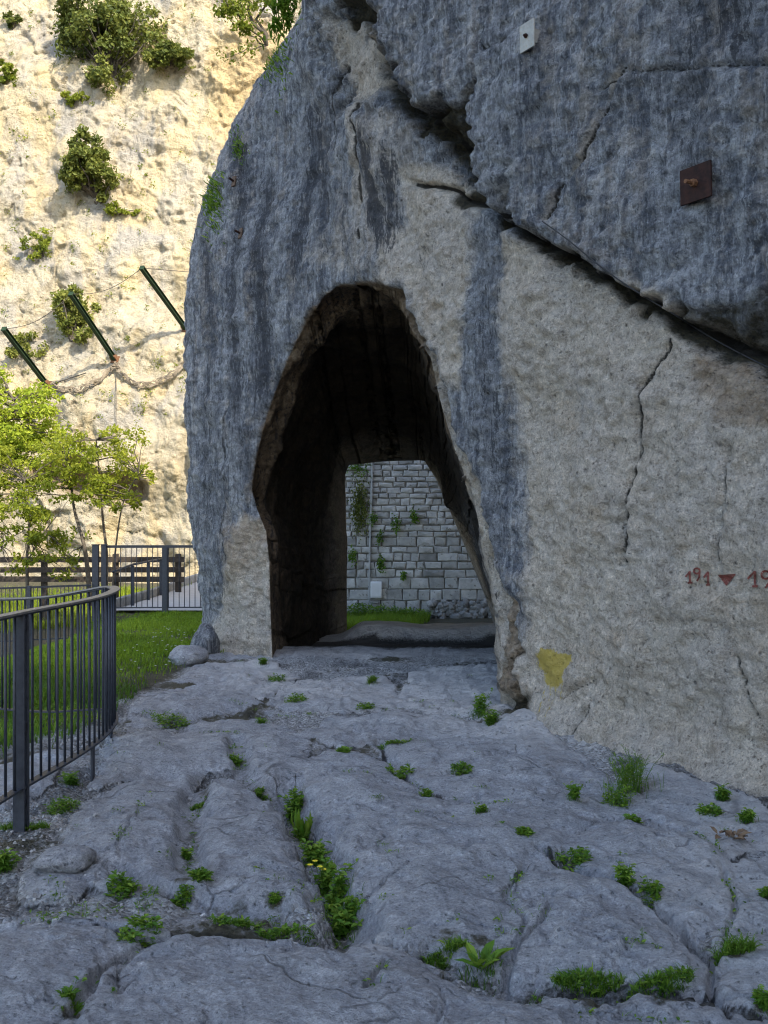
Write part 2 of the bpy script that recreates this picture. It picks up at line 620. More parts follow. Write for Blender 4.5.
    cf = k.math('ADD', crack, k.math('MULTIPLY', k.math('SUBTRACT', nC, 0.5), 0.9))
    col = k.mix(k.math('MULTIPLY', k.ramp(cf, [(0.40, 0.0), (0.72, 0.92)]), k.ramp(crack, [(0.03, 0.0), (0.2, 1.0)])), col, (0.020, 0.019, 0.018))
    gd = k.voro(p, 62, 'F1', "Distance")
    h = k.math('ADD', chip, k.math('MULTIPLY', nC, 0.30))
    h = k.math('ADD', h, k.math('MULTIPLY', nB, 0.6))
    h = k.math('SUBTRACT', h, k.math('MULTIPLY', pit, 0.25))
    h = k.math('SUBTRACT', h, k.math('MULTIPLY', hair, 0.5))
    h = k.math('ADD', h, k.math('MULTIPLY', k.math('MULTIPLY', k.math('SUBTRACT', 0.5, gd), gf), 0.7))
    nrm = k.bump(h, 1.0, 0.055)
    return k.done(col, 0.68, nrm, spec=0.35)


def mat_cliff():
    k = NT("sunlit_cliff_limestone")
    p = k.pos()
    ochre, brown = k.attr('ochre'), k.attr('brown')
    nA = k.noise(p, 0.45, 8, 0.62)
    nB = k.noise(p, 2.6, 9, 0.7)
    nC = k.noise(p, 9.0, 7, 0.72)
    col = k.ramp(nB, [(0.30, (0.26, 0.215, 0.145)), (0.42, (0.47, 0.405, 0.285)), (0.66, (0.58, 0.515, 0.375))])
    col = k.mix(k.ramp(nA, [(0.48, 0.0), (0.60, 0.75)]), col, (0.37, 0.35, 0.315))
    col = k.mix(k.ramp(k.noise(k.mapping(p, (0.9, 0.9, 0.3)), 1.0, 6, 0.6), [(0.48, 0.0), (0.60, 0.7)]), col, (0.62, 0.49, 0.27))
    oc = k.math('ADD', ochre, k.math('MULTIPLY', k.math('SUBTRACT', nB, 0.5), 0.9))
    col = k.mix(k.math('MULTIPLY', k.ramp(oc, [(0.35, 0.0), (0.8, 0.85)]), 1.0), col, (0.56, 0.42, 0.22))
    col = k.mix(k.ramp(nC, [(0.30, 0.85), (0.40, 0.0)]), col, (0.17, 0.14, 0.09))
    # small lichen and moss specks
    spk = k.noise(p, 16.0, 5, 0.75)
    col = k.mix(1.0, col, k.ramp(spk, [(0.30, 0.55), (0.42, 0.96), (0.58, 1.03), (0.72, 1.2)]), 'MULTIPLY')
    g = k.ramp(k.noise(p, 1.6, 9, 0.8), [(0.60, 0.0), (0.67, 0.75)])
    col = k.mix(g, col, (0.13, 0.14, 0.045))
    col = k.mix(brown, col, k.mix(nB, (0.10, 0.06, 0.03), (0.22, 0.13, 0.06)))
    h = k.math('ADD', nB, k.math('MULTIPLY', nC, 0.9))
    h = k.math('ADD', h, k.math('MULTIPLY', spk, 0.35))
    nrm = k.bump(h, 1.0, 0.15)
    return k.done(col, 0.95, nrm, spec=0.1)


def mat_leaf(name, dark_c, mid_c, light_c, trans=0.35):
    k = NT(name)
    t = k.attr('tint')
    col = k.ramp(t, [(0.0, dark_c), (0.5, mid_c), (1.0, light_c)])
    k.done(col, 0.6, spec=0.3)
    tr = k.N.new("ShaderNodeBsdfTranslucent")
    k.L.new(k.mix(0.5, col, light_c), tr.inputs[0])
    ms = k.N.new("ShaderNodeMixShader")
    ms.inputs[0].default_value = trans
    k.L.new(k.b.outputs[0], ms.inputs[1])
    k.L.new(tr.outputs[0], ms.inputs[2])
    k.L.new(ms.outputs[0], k.out.inputs[0])
    return k.m


def mat_simple(name, c1, c2, scale=20, rough=0.6, metal=0.0, bump=0.0, spec=0.4, tint=False, wear=None):
    k = NT(name)
    p = k.pos()
    n = k.noise(p, scale, 7, 0.65)
    col = k.mix(k.ramp(n, [(0.35, 0.0), (0.65, 1.0)]), c1, c2)
    if tint:
        col = k.mix(1.0, col, k.ramp(k.attr('tint'), [(0.0, 0.55), (0.5, 1.0), (1.0, 1.35)]), 'MULTIPLY')
    if wear:
        col = k.mix(k.ramp(k.noise(p, scale * 2.3, 5, 0.7), [(0.58, 0.0), (0.66, 1.0)]), col, wear)
    nrm = k.bump(n, 0.6, bump) if bump > 0 else None
    return k.done(col, rough, nrm, metal, spec)


M_ROCK = mat_rock()
M_GROUND = mat_ground()
M_CLIFF = mat_cliff()
M_STEEL = mat_simple("grey_painted_steel", (0.022, 0.026, 0.036), (0.040, 0.045, 0.058), 30, 0.5, 0.0, 0.0, 0.4)
M_RAIL = mat_simple("worn_steel_handrail", (0.16, 0.15, 0.14), (0.27, 0.25, 0.235), 25, 0.45, 0.15, 0.0, 0.5, wear=(0.33, 0.30, 0.27))
M_WOOD = mat_simple("weathered_fence_wood", (0.028, 0.021, 0.016), (0.062, 0.048, 0.037), 9, 0.85, 0, 0.01)
M_PATH = mat_simple("pale_path_paving", (0.40, 0.385, 0.37), (0.48, 0.465, 0.45), 6, 0.9, 0, 0.004)
M_KERB = mat_simple("concrete_kerb", (0.20, 0.195, 0.18), (0.32, 0.31, 0.29), 12, 0.9, 0, 0.006)
M_RUST = mat_simple("rusted_iron", (0.016, 0.008, 0.007), (0.042, 0.017, 0.012), 28, 0.85, 0.15, 0.004, 0.3)
M_RUST2 = mat_simple("orange_rusted_bolt", (0.10, 0.045, 0.022), (0.22, 0.11, 0.055), 60, 0.85, 0.1, 0.002, 0.3)
M_PEG = mat_simple("dull_rusted_peg", (0.06, 0.04, 0.028), (0.14, 0.095, 0.065), 60, 0.85)
M_GALV = mat_simple("galvanised_plate", (0.26, 0.26, 0.235), (0.36, 0.355, 0.32), 22, 0.6, 0.1, 0.001, 0.4, wear=(0.33, 0.24, 0.15))
M_GREENPOST = mat_simple("dark_green_painted_steel", (0.006, 0.022, 0.007), (0.016, 0.040, 0.014), 6, 0.75)
M_CABLE = mat_simple("wire_rope", (0.045, 0.04, 0.034), (0.10, 0.088, 0.07), 30, 0.7, 0.3)
M_NET = mat_simple("rusty_rope_net", (0.15, 0.12, 0.085), (0.28, 0.235, 0.17), 4, 0.9)
M_PIPE = mat_simple("grey_plastic_pipe", (0.30, 0.31, 0.31), (0.36, 0.37, 0.37), 6, 0.5)
M_BOX = mat_simple("pale_grey_plastic_box", (0.62, 0.63, 0.64), (0.70, 0.71, 0.72), 5, 0.5)
M_RED = mat_simple("faded_red_paint", (0.075, 0.012, 0.008), (0.16, 0.04, 0.028), 60, 0.85, wear=(0.36, 0.26, 0.20))
M_BARK = mat_simple("grey_brown_bark", (0.055, 0.045, 0.034), (0.13, 0.11, 0.085), 14, 0.9, 0, 0.012)
M_BLOCK = mat_simple("cut_limestone_block", (0.33, 0.33, 0.32), (0.50, 0.495, 0.475), 5, 0.95, 0, 0.03, 0.2, tint=True, wear=(0.20, 0.19, 0.17))
M_MORTAR = mat_simple("dark_mortar", (0.13, 0.125, 0.11), (0.26, 0.25, 0.23), 9, 0.95, 0, 0.02, 0.1)
M_STONE = mat_simple("pale_boulder_stone", (0.17, 0.175, 0.18), (0.31, 0.31, 0.305), 6, 0.9, 0, 0.03, 0.2, wear=(0.17, 0.17, 0.17))
M_DEAD = mat_simple("dry_brown_leaves", (0.10, 0.06, 0.035), (0.19, 0.125, 0.07), 40, 0.9)
M_PETAL = mat_simple("yellow_petals", (0.70, 0.55, 0.02), (0.80, 0.65, 0.04), 60, 0.7)
M_GRASS = mat_leaf("lawn_grass", (0.050, 0.105, 0.008), (0.175, 0.305, 0.016), (0.35, 0.46, 0.04), 0.42)
M_WEED = mat_leaf("weed_leaves", (0.026, 0.068, 0.008), (0.090, 0.210, 0.018), (0.27, 0.37, 0.045), 0.42)
M_BRIGHT = mat_leaf("young_yellow_green_leaves", (0.085, 0.13, 0.012), (0.22, 0.30, 0.020), (0.42, 0.48, 0.045), 0.45)
M_MID = mat_leaf("mid_green_leaves", (0.050, 0.085, 0.010), (0.145, 0.195, 0.018), (0.32, 0.35, 0.04), 0.45)
M_YOUNG = mat_leaf("young_tree_leaves", (0.07, 0.11, 0.010), (0.21, 0.26, 0.02), (0.42, 0.44, 0.045), 0.5)
M_OAK = mat_leaf("evergreen_shrub_leaves", (0.030, 0.050, 0.010), (0.105, 0.135, 0.022), (0.26, 0.27, 0.055), 0.35)


# ------------------------------------------------------------------ ground height
def W(pts):
    return [tuple(gpt(a, b)) for a, b in pts]


GROOVES = [  # pixel polyline traced on the flat ground, half width m, depth m
    (W([(285, 782), (300, 812), (318, 850), (335, 890), (352, 935)]), 0.085, 0.10),
    (W([(230, 745), (250, 775), (285, 800)]), 0.07, 0.045),
    (W([(205, 775), (195, 810), (188, 850), (186, 875)]), 0.075, 0.05),
    (W([(60, 1024), (90, 990), (125, 965), (160, 950)]), 0.016, 0.05),
    (W([(425, 948), (470, 969), (530, 984), (600, 990), (700, 994)]), 0.030, 0.035),
    (W([(545, 855), (600, 880), (640, 905), (680, 930), (715, 965)]), 0.026, 0.09),
    (W([(530, 868), (508, 900), (522, 930), (506, 955), (514, 985)]), 0.009, 0.02),
    (W([(722, 872), (736, 905), (728, 930), (722, 960)]), 0.009, 0.02),
    (W([(640, 815), (690, 830), (725, 860)]), 0.02, 0.02),
    (W([(380, 745), (395, 775), (440, 795), (500, 810)]), 0.03, 0.03),
    (W([(735, 905), (780, 900)]), 0.012, 0.03),
    (W([(735, 935), (790, 930)]), 0.012, 0.03),
    (W([(100, 870), (135, 890), (200, 905), (280, 918)]), 0.05, 0.035),
    (W([(110, 1002), (124, 992), (138, 984)]), 0.008, 0.02),
    (W([(-20, 932), (40, 928), (100, 934), (150, 948), (230, 944), (300, 938), (372, 944)]), 0.016, 0.05),
    (W([(276, 897), (292, 891), (314, 885)]), 0.010, 0.025),
    (W([(340, 772), (372, 782), (420, 797), (470, 801), (520, 806)]), 0.007, 0.014),
    (W([(376, 806), (430, 824), (470, 836), (505, 842)]), 0.007, 0.014),
    (W([(366, 902), (388, 888), (414, 874)]), 0.007, 0.016),
    (W([(372, 998), (378, 984), (388, 970)]), 0.008, 0.022),
    (W([(548, 918), (532, 936), (516, 952), (512, 978)]), 0.009, 0.025),
    (W([(558, 951), (600, 954), (657, 952)]), 0.006, 0.014),
    (W([(716, 960), (712, 990), (730, 1015)]), 0.010, 0.03),
    (W([(500, 983), (560, 992), (660, 996), (720, 997), (780, 1006)]), 0.012, 0.03),
    (W([(400, 940), (415, 932), (436, 930), (462, 928), (500, 936)]), 0.010, 0.02),
    (W([(150, 800), (130, 830), (112, 868)]), 0.006, 0.012),
    (W([(225, 700), (280, 712), (340, 716), (400, 712)]), 0.010, 0.02),
    (W([(130, 712), (190, 728), (240, 742)]), 0.010, 0.02),
    (W([(400, 700), (440, 716), (500, 730)]), 0.010, 0.02),
    (W([(560, 1010), (640, 1018), (740, 1040)]), 0.006, 0.014),
    (W([(445, 1024), (452, 1004), (446, 990)]), 0.006, 0.014),
]
SLABS = [  # outlines of the worn slabs in photo pixels (flat ground), dome height m
    ([(-200, 1100), (-200, 945), (-60, 936), (60, 933), (110, 938), (158, 951), (100, 978), (68, 1006), (40, 1060), (20, 1100)], .05),
    ([(50, 1100), (92, 1004), (136, 974), (172, 953), (250, 943), (330, 941), (385, 953), (430, 972), (480, 990), (560, 1000), (660, 1003), (720, 1008), (800, 1030), (900, 1060), (900, 1100)], .06),
    ([(76, 862), (82, 822), (108, 792), (150, 776), (184, 786), (190, 812), (184, 850), (180, 880), (168, 896), (120, 890), (94, 880)], .11),
    ([(206, 782), (235, 777), (260, 800), (284, 822), (302, 860), (316, 890), (298, 904), (230, 904), (196, 888), (198, 830)], .11),
    ([(303, 802), (310, 764), (345, 752), (385, 768), (440, 799), (510, 814), (556, 846), (528, 866), (512, 900), (517, 935), (498, 953), (440, 938), (400, 938), (374, 934), (354, 895), (330, 850)], .11),
    ([(548, 864), (600, 890), (640, 914), (680, 940), (706, 968), (690, 978), (600, 974), (540, 966), (520, 956), (527, 935), (522, 902), (535, 874)], .10),
    ([(572, 846), (620, 817), (690, 838), (722, 866), (726, 890), (718, 930), (692, 926), (650, 900), (604, 872)], .08),
    ([(734, 872), (800, 862), (900, 880), (900, 930), (800, 925), (735, 932), (728, 910)], .06),
    ([(732, 940), (800, 933), (900, 945), (900, 1040), (800, 1012), (725, 990), (722, 966)], .05),
    ([(386, 748), (440, 723), (520, 728), (580, 762), (636, 805), (600, 815), (556, 836), (506, 806), (440, 790), (402, 772)], .07),
    ([(204, 766), (172, 738), (210, 718), (270, 718), (300, 742), (302, 762), (282, 782), (246, 764)], .06),
    ([(100, 782), (112, 738), (158, 733), (198, 770), (190, 782), (150, 770)], .05),
    ([(310, 738), (340, 718), (400, 718), (422, 724), (385, 742), (345, 748)], .05),
    ([(132, 727), (150, 694), (220, 684), (258, 702), (200, 711), (165, 724)], .05),
    ([(276, 702), (300, 678), (380, 674), (398, 706), (340, 711)], .04),
    ([(406, 702), (420, 668), (494, 668), (518, 718), (440, 718)], .04),
    ([(594, 803), (650, 775), (740, 800), (800, 835), (730, 858), (690, 832), (640, 810)], .05),
    ([(180, 682), (205, 662), (268, 662), (290, 672), (262, 694), (222, 678)], .03),
    ([(30, 868), (62, 862), (90, 884), (78, 898), (40, 896)], .05),
    ([(-60, 815), (-40, 770), (20, 760), (60, 752), (40, 790), (0, 812)], .04),
]
SLABW = [(W(q), hh) for q, hh in SLABS]


def slab_field(x, y):
    """height of the slabs and depth inside them (0 in the joints)"""
    h = np.zeros_like(x)
    din = np.zeros_like(x)
    for q, hh in SLABW:
        xs, ys = [a for a, b in q], [b for a, b in q]
        m = (x > min(xs) - .1) & (x < max(xs) + .1) & (y > min(ys) - .1) & (y < max(ys) + .1)
        if not m.any():
            continue
        xm, ym = x[m], y[m]
        d, _ = poly_dist(xm, ym, list(q) + [q[0]])
        grow = 0.028 + 0.007 * np.mean(ys)
        d = np.clip(np.where(in_poly(xm, ym, q), d, -d) + grow, 0, None)
        size = min(max(xs) - min(xs), max(ys) - min(ys)) * .5
        r = np.clip(d / max(size, .1), 0, 1)
        hv = 0.022 * (1 - np.exp(-d / 0.013)) + 0.58 * hh * (1 - (1 - r) ** 1.7)
        h[m] = np.maximum(h[m], hv)
        din[m] = np.maximum(din[m], d)
    return h, din


LAWN = W([(60, 735), (100, 700), (128, 697), (150, 689), (176, 676), (190, 660), (212, 648), (240, 630), (240, 600), (-90, 600), (-60, 640), (40, 690)])
GRAVEL = W([(-80, 925), (-80, 820), (20, 815), (70, 790), (100, 745), (40, 745), (40, 735), (118, 735), (84, 800), (70, 850), (72, 890), (110, 902), (210, 906), (322, 916), (330, 936), (210, 930), (100, 918)])
PALE = W([(215, 660), (330, 650), (500, 652), (525, 720), (460, 735), (330, 700), (240, 690)])
PALE2 = W([(690, 800), (800, 790), (820, 900), (720, 1000), (640, 900)])
GREENPX = []   # soil spots under the weeds, filled below


FOOT = [(8.4, -5.0), (5.7, 0), (3.9, 2.95), (2.22, 5.7), (0.92, 7.75)]


def foot_dist(x, y):
    return poly_dist(x, y, FOOT)[0]


def ground_h(x, y):
    x = np.asarray(x, float)
    y = np.asarray(y, float)
    p = np.stack([x, y, np.zeros_like(x)], -1)
    wx = x + 0.10 * fbm(p * 1.6, 3, 31) + 0.025 * fbm(p * 7, 2, 32)
    wy = y + 0.10 * fbm(p * 1.6 + 50, 3, 33) + 0.025 * fbm(p * 7 + 50, 2, 34)
    near = 1 - sm(11.5, 14.5, y)
    lawn = soft_poly(x, y, LAWN, 0.35)
    rocky = near * (1 - 0.9 * lawn)
    h = rocky * (0.040 * fbm(p * 0.9, 4, 1) + 0.018 * fbm(p * 3.0, 4, 2) + 0.010 * fbm(p * 8, 4, 3) + 0.006 * fbm(p * 24, 4, 4) - 0.018 * sm(.22, .42, fbm(p * 4.5 + 3, 5, 10)) + 0.012 * sm(-.05, .05, fbm(p * np.array([1.6, 2.4, 1]) + 9, 5, 11)))
    sx_ = x + 0.060 * fbm(p * 2.2, 3, 31) + 0.022 * fbm(p * 8, 4, 32)
    sy_ = y + 0.060 * fbm(p * 2.2 + 50, 3, 33) + 0.022 * fbm(p * 8 + 50, 4, 34)
    sh, din = slab_field(np.atleast_1d(sx_), np.atleast_1d(sy_))
    joint = np.exp(-np.reshape(din, x.shape) / 0.03)
    h = h + rocky * (np.reshape(sh, x.shape) - 0.024 + 0.010 * joint * fbm(p * 17, 4, 8))
    rough_w = 1 + 0.5 * fbm(p * 9, 3, 9)
    fd = foot_dist(x, y) + 0.12 * fbm(p * 2.2, 4, 38)
    h = h + 0.16 * np.exp(-np.clip(fd, 0, None) / 0.30) * (1 - sm(10.2, 11.2, y)) * sm(-1, .5, x + y * .2)
    for pts, w, dep in GROOVES:
        d, _ = poly_dist(wx * 0.35 + x * 0.65, wy * 0.35 + y * 0.65, pts)
        h = h - 1.25 * dep * np.exp(-(d / (w * rough_w * 1.1)) ** 4) * rocky
    # terrain beyond: dip behind the near railing, floor of the tunnel, drop behind the rock
    h = h - 0.62 * sm(-3.4, -6.2, x) * sm(6.5, 9.5, y) * (1 - sm(15.8, 16.8, y) * sm(-5.2, -4.7, x)) - 0.12 * sm(-2.3, -3.4, x) * sm(6.5, 8, y) * (1 - sm(8.5, 11, y))
    inside = sm(-1.6, -1.0, x) * (1 - sm(3.0, 3.6, x))
    h = h + inside * (-0.16 * sm(12.2, 13.2, y)
                      + (0.215 + 0.04 * fbm(p * 1.3, 3, 17)) * sm(13.72, 13.92, y + 0.10 * np.sin(x * 2.3) + 0.08 * fbm(p * 2.1, 3, 18)) * (1 - sm(14.5, 15.6, y)) * sm(-0.75, -0.25, x)
                      - 0.27 * sm(14.6, 17.2, y))
    h = h - (1 - inside) * 0.04 * sm(14, 16, y) + 0.012 * fbm(p * 1.5, 3, 23) * (1 - rocky)
    h = h + 0.45 * sm(26.5, 30, y)
    return h


def gz(x, y):
    return float(ground_h(np.array([x]), np.array([y]))[0])


def gz_fast(x, y):
    ok, loc, _, _ = GROUND.ray_cast(Vector((x, y, 5.0)), Vector((0, 0, -1)))
    return loc.z if ok else gz_slow(x, y)


def gp(px, py):
    """point on the ground seen at that pixel"""
    z = 0.0
    for _ in range(6):
        q = gpt(px, py, z)
        z = gz(q[0], q[1])
    return Vector((q[0], q[1], z))


# weeds rooted in the cracks: (pixel, spread px, height m, kind)
SPOTS = []


def build_ground():
    pxs = np.concatenate([np.linspace(-2600, -120, 60)[:-1], np.linspace(-120, 890, 560), np.linspace(890, 2900, 60)[1:]])
    pys = np.concatenate([np.linspace(2500, 1075, 30)[:-1], np.linspace(1075, 640, 330), np.linspace(640, 566, 60)[1:],
                          np.array([560, 555, 549, 543, 537, 532, 528, 526])])
    Yr = EYE * F / (pys - HOR)
    PX, YY = np.meshgrid(pxs, Yr)
    X = (PX - 384) / F * YY
    Z = ground_h(X, YY)
    V = np.stack([X, YY, Z], -1).reshape(-1, 3)
    nr, nc = X.shape
    i = np.arange(nr * nc).reshape(nr, nc)
    Q = np.stack([i[:-1, :-1], i[:-1, 1:], i[1:, 1:], i[1:, :-1]], -1).reshape(-1, 4)
    x, y = X.ravel(), YY.ravel()
    p = np.stack([x, y, 0 * x], -1)
    lawn = soft_poly(x, y, LAWN, 0.25)
    soil = lawn.copy()
    beyond = sm(15.2, 16.0, y)
    soil = np.maximum(soil, beyond)
    crack = np.zeros_like(x)
    sx_ = x + 0.060 * fbm(p * 2.2, 3, 31) + 0.022 * fbm(p * 8, 4, 32)
    sy_ = y + 0.060 * fbm(p * 2.2 + 50, 3, 33) + 0.022 * fbm(p * 8 + 50, 4, 34)
    _, din = slab_field(sx_, sy_)
    joint = np.exp(-(din / 0.020) ** 2) * (1 - sm(11, 12, y)) * sm(2.6, 3.0, y)
    patch = fbm(p * 1.7, 4, 40)
    crack = np.maximum(crack, 0.8 * np.exp(-((din - 0.006) / 0.010) ** 2) * (1 - sm(11, 12, y)) * sm(2.6, 3.0, y) * np.clip(.55 + 1.1 * fbm(p * 2.6, 3, 12), 0, 1))
    soil = np.maximum(soil, joint * np.clip(.40 + .6 * patch, 0, .85))
    for sx, sy, sr in GREENPX:
        soil = np.maximum(soil, 0.75 * np.exp(-((x - sx) ** 2 + (y - sy) ** 2) / (sr * sr)))
    for pts, w, dep in GROOVES:
        d, _ = poly_dist(x + 0.03 * fbm(p * 6, 3, 35), y + 0.03 * fbm(p * 6 + 9, 3, 36), pts)
        if w > 0.035:
            soil = np.maximum(soil, 0.5 * np.exp(-(d / (w * 0.9)) ** 2))
        else:
            crack = np.maximum(crack, (.62 + 8 * w) * np.exp(-(d / (0.6 * w + 0.0045)) ** 2) * np.clip(0.75 + 0.8 * fbm(p * 4, 3, 37), 0.2, 1))
    gravel = soft_poly(x, y, GRAVEL, 0.18)
    gravel = np.maximum(gravel, 0.5 * soft_poly(x, y, W([(330, 925), (520, 960), (520, 985), (330, 955)]), 0.06))
    gravel = np.maximum(gravel, 0.6 * sm(-2.0, -2.6, x) * (1 - beyond))
    pale = np.maximum(soft_poly(x, y, PALE, 0.5), 0.7 * soft_poly(x, y, PALE2, 0.3))
    gravel = np.maximum(gravel, joint * np.clip(.62 - .5 * patch, 0.2, 1))
    for pts, w, dep in GROOVES:
        if w > 0.035:
            d, _ = poly_dist(x + 0.05 * fbm(p * 5, 3, 35), y + 0.05 * fbm(p * 5 + 9, 3, 36), pts)
            gravel = np.maximum(gravel, 0.62 * np.exp(-((d - w * .7) / (w * .8)) ** 2))
    gravel = gravel * (0.12 + 0.88 * np.exp(-(din / 0.045) ** 2))
    fd = foot_dist(x, y) + 0.25 * fbm(p * 1.6, 4, 39)
    pale = np.maximum(pale, 0.95 * (1 - sm(0.0, 0.75, fd)))
    d, _ = poly_dist(x, y, W([(345, 905), (368, 935), (385, 950)]))
    pale = np.maximum(pale, np.exp(-(d / 0.05) ** 2))
    # tunnel floor: trodden earth, darkened with painted-in shade
    lip = sm(13.72, 13.82, y) * (1 - sm(14.9, 15.3, y)) * sm(-0.6, -0.3, x) * (1 - sm(2.6, 3, x))
    pale = np.maximum(pale, lip)  # lip painted pale as if catching light from beyond
    soil = np.maximum(soil, 0.5 * sm(11.6, 12.4, y) * sm(-1.4, -1.1, x) * (1 - sm(13.6, 13.8, y)) * (1 - sm(2.5, 3, x)))
    soil = soil * (1 - 0.9 * lip)
    yy = y + 0.10 * np.sin(x * 2.3) + 0.08 * fbm(p * 2.1, 3, 18)
    floor_shade = 0.9 * sm(11.7, 12.7, y) * (1 - sm(13.78, 13.86, yy)) * sm(-1.5, -1.2, x) * (1 - sm(2.5, 3, x))  # tunnel shade painted near-black onto the floor and step front
    crack = np.maximum(crack, floor_shade)
    me = np_mesh("ground", V, Q, True, {'gravel': gravel, 'soil': soil, 'pale': pale, 'crack': crack})
    o = link("ground", me, M_GROUND)
    o['kind'] = 'structure'
    o['label'] = "worn grey limestone ground with humps, ruts and weedy cracks"
    return o


# ------------------------------------------------------------------ the pierced rock
FRONT = [(274, 705), (272, 650), (270, 600), (269, 560), (266, 531), (257, 509), (252, 490), (254, 472), (259, 445), (267, 415), (279, 382), (290, 354),
         (308, 320), (323, 298), (337, 286), (365, 284), (398, 291), (412, 330), (431, 358), (440, 400), (454, 447), (473, 494),
         (482, 541), (492, 579), (499, 616), (500, 672), (501, 720), (502, 775)]
FAR = [(346, 660), (346, 560), (345, 500), (344, 475), (348, 464), (385, 460), (425, 459), (437, 478), (450, 508), (465, 543),
       (479, 578), (488, 600), (494, 618), (498, 640), (499, 665)]
FRONT_KEY = (0, 13, 16, len(FRONT) - 1)
FAR_KEY = (0, 4, 6, len(FAR) - 1)


def arc(pts):
    a = [0.0]
    for (ax, ay), (bx, by) in zip(pts[:-1], pts[1:]):
        a.append(a[-1] + math.hypot(bx - ax, by - ay))
    return np.array(a)


def catmull(pts, n=24):
    pts = np.array(pts, float)
    out = []
    P = np.vstack([2 * pts[0] - pts[1], pts, 2 * pts[-1] - pts[-2]])
    for i in range(1, len(P) - 2):
        for t in np.linspace(0, 1, n, endpoint=False):
            a, b, c, d = P[i - 1], P[i], P[i + 1], P[i + 2]
            out.append(0.5 * ((2 * b) + (-a + c) * t + (2 * a - 5 * b + 4 * c - d) * t * t + (-a + 3 * b - 3 * c + d) * t ** 3))
    out.append(pts[-1])
    return np.array(out)


ROCK_LINE = catmull([(6, -24), (8.6, -18), (9.8, -12), (8.4, -5.0), (5.7, 0), (3.9, 2.95), (2.22, 5.7), (0.92, 7.75), (-0.2, 9.5), (-1.25, 11.2), (-1.88, 11.95),  # unseen stretch behind the camera bent round to shade the foreground
                     (-2.26, 12.5), (-2.33, 13.0), (-2.12, 13.8), (-1.3, 15.0), (0.2, 16.4), (2.5, 17.4), (8, 18), (18, 15)])
ROCK_U = np.concatenate([[0], np.cumsum(np.hypot(*np.diff(ROCK_LINE, axis=0).T))])


def u_of(x, y):
    return ROCK_U[np.argmin((ROCK_LINE[:, 0] - x) ** 2 + (ROCK_LINE[:, 1] - y) ** 2)]


SIL_Z = [1.56 + (519 - q) / F * 12.5 for q in (700, 640, 600, 550, 480, 400, 330, 280, 240, 200, 150, 100, 50, 0, -60, -200)]
SIL_X = [(q - 203) / F * 12.5 for q in (216, 212, 205, 196, 189, 187, 186, 187, 193, 204, 224, 244, 261, 285, 310, 350)]

# fractures traced on the face: pixel polyline, half width px, depth m
CRACKS = [
    ([(676, 338), (668, 360), (652, 385), (648, 420), (647, 455), (640, 490), (634, 530), (630, 562)], 3.2, 0.05),
    ([(636, 72), (622, 95), (606, 135), (596, 160), (574, 188), (562, 222)], 2.6, 0.05),
    ([(612, 92), (640, 76), (690, 70), (768, 66), (840, 62)], 2.2, 0.035),
    ([(596, 700), (588, 728), (584, 760)], 2.5, 0.03),
    ([(568, 700), (580, 688), (592, 680)], 2.5, 0.03),
    ([(625, 690), (633, 668), (642, 650)], 2.0, 0.02),
    ([(415, 182), (432, 188), (452, 190), (470, 200), (490, 208), (512, 214)], 4.0, 0.08),
    ([(738, 445), (735, 500), (728, 560)], 3.0, 0.025),
    ([(742, 655), (752, 690), (762, 715)], 3.0, 0.03),
    ([(364, 105), (366, 150), (362, 205), (358, 240)], 3.5, 0.04),
    ([(330, 60), (326, 110), (328, 150)], 3.0, 0.03),
    ([(496, 42), (500, 56), (522, 44)], 2.5, 0.03),
    ([(232, 385), (226, 430), (222, 500), (228, 560)], 3.0, 0.02),
    ([(655, 640), (640, 668), (628, 700), (622, 740)], 2.5, 0.02),
]
LEDGE = [(330, -60), (352, -10), (384, 8), (398, 30), (404, 60), (412, 92), (436, 112), (458, 125), (470, 150), (492, 176), (512, 204), (540, 226), (562, 236),
         (600, 262), (655, 300), (700, 326), (768, 356), (860, 400), (1000, 470), (1300, 600)]


def shift_sum(m):
    q = np.pad(m.astype(int), 1)
    return sum(q[a:a + m.shape[0], b:b + m.shape[1]] for a in range(3) for b in range(3))


def flood(seed, allowed):
    cur = seed & allowed
    while True:
        n = cur.copy()
        for _ in range(12):
            n[1:] |= n[:-1]
            n &= allowed
            n[:-1] |= n[1:]
            n &= allowed
            n[:, 1:] |= n[:, :-1]
            n &= allowed
            n[:, :-1] |= n[:, 1:]
            n &= allowed
        if (n == cur).all():
            return cur
        cur = n


def clean_mask(m):
    """one solid blob without pinholes, islands or corner-to-corner necks"""
    for _ in range(4):
        m = shift_sum(m) >= 5
    k = np.argwhere(m)
    c = k[len(k) // 2]
    r = np.zeros_like(m)
    d = np.abs(k - np.median(k, axis=0)).sum(1)
    c = k[np.argmin(d)]
    r[c[0], c[1]] = True
    m = flood(r, m)
    b = np.zeros_like(m)
    b[-1, :] = True
    b[:, 0] = True
    return ~flood(b & ~m, ~m)


def sgn0(px, py):
    d, s_ = poly_dist(px, py, LEDGE)
    return np.where(s_ < 0, d, -d)


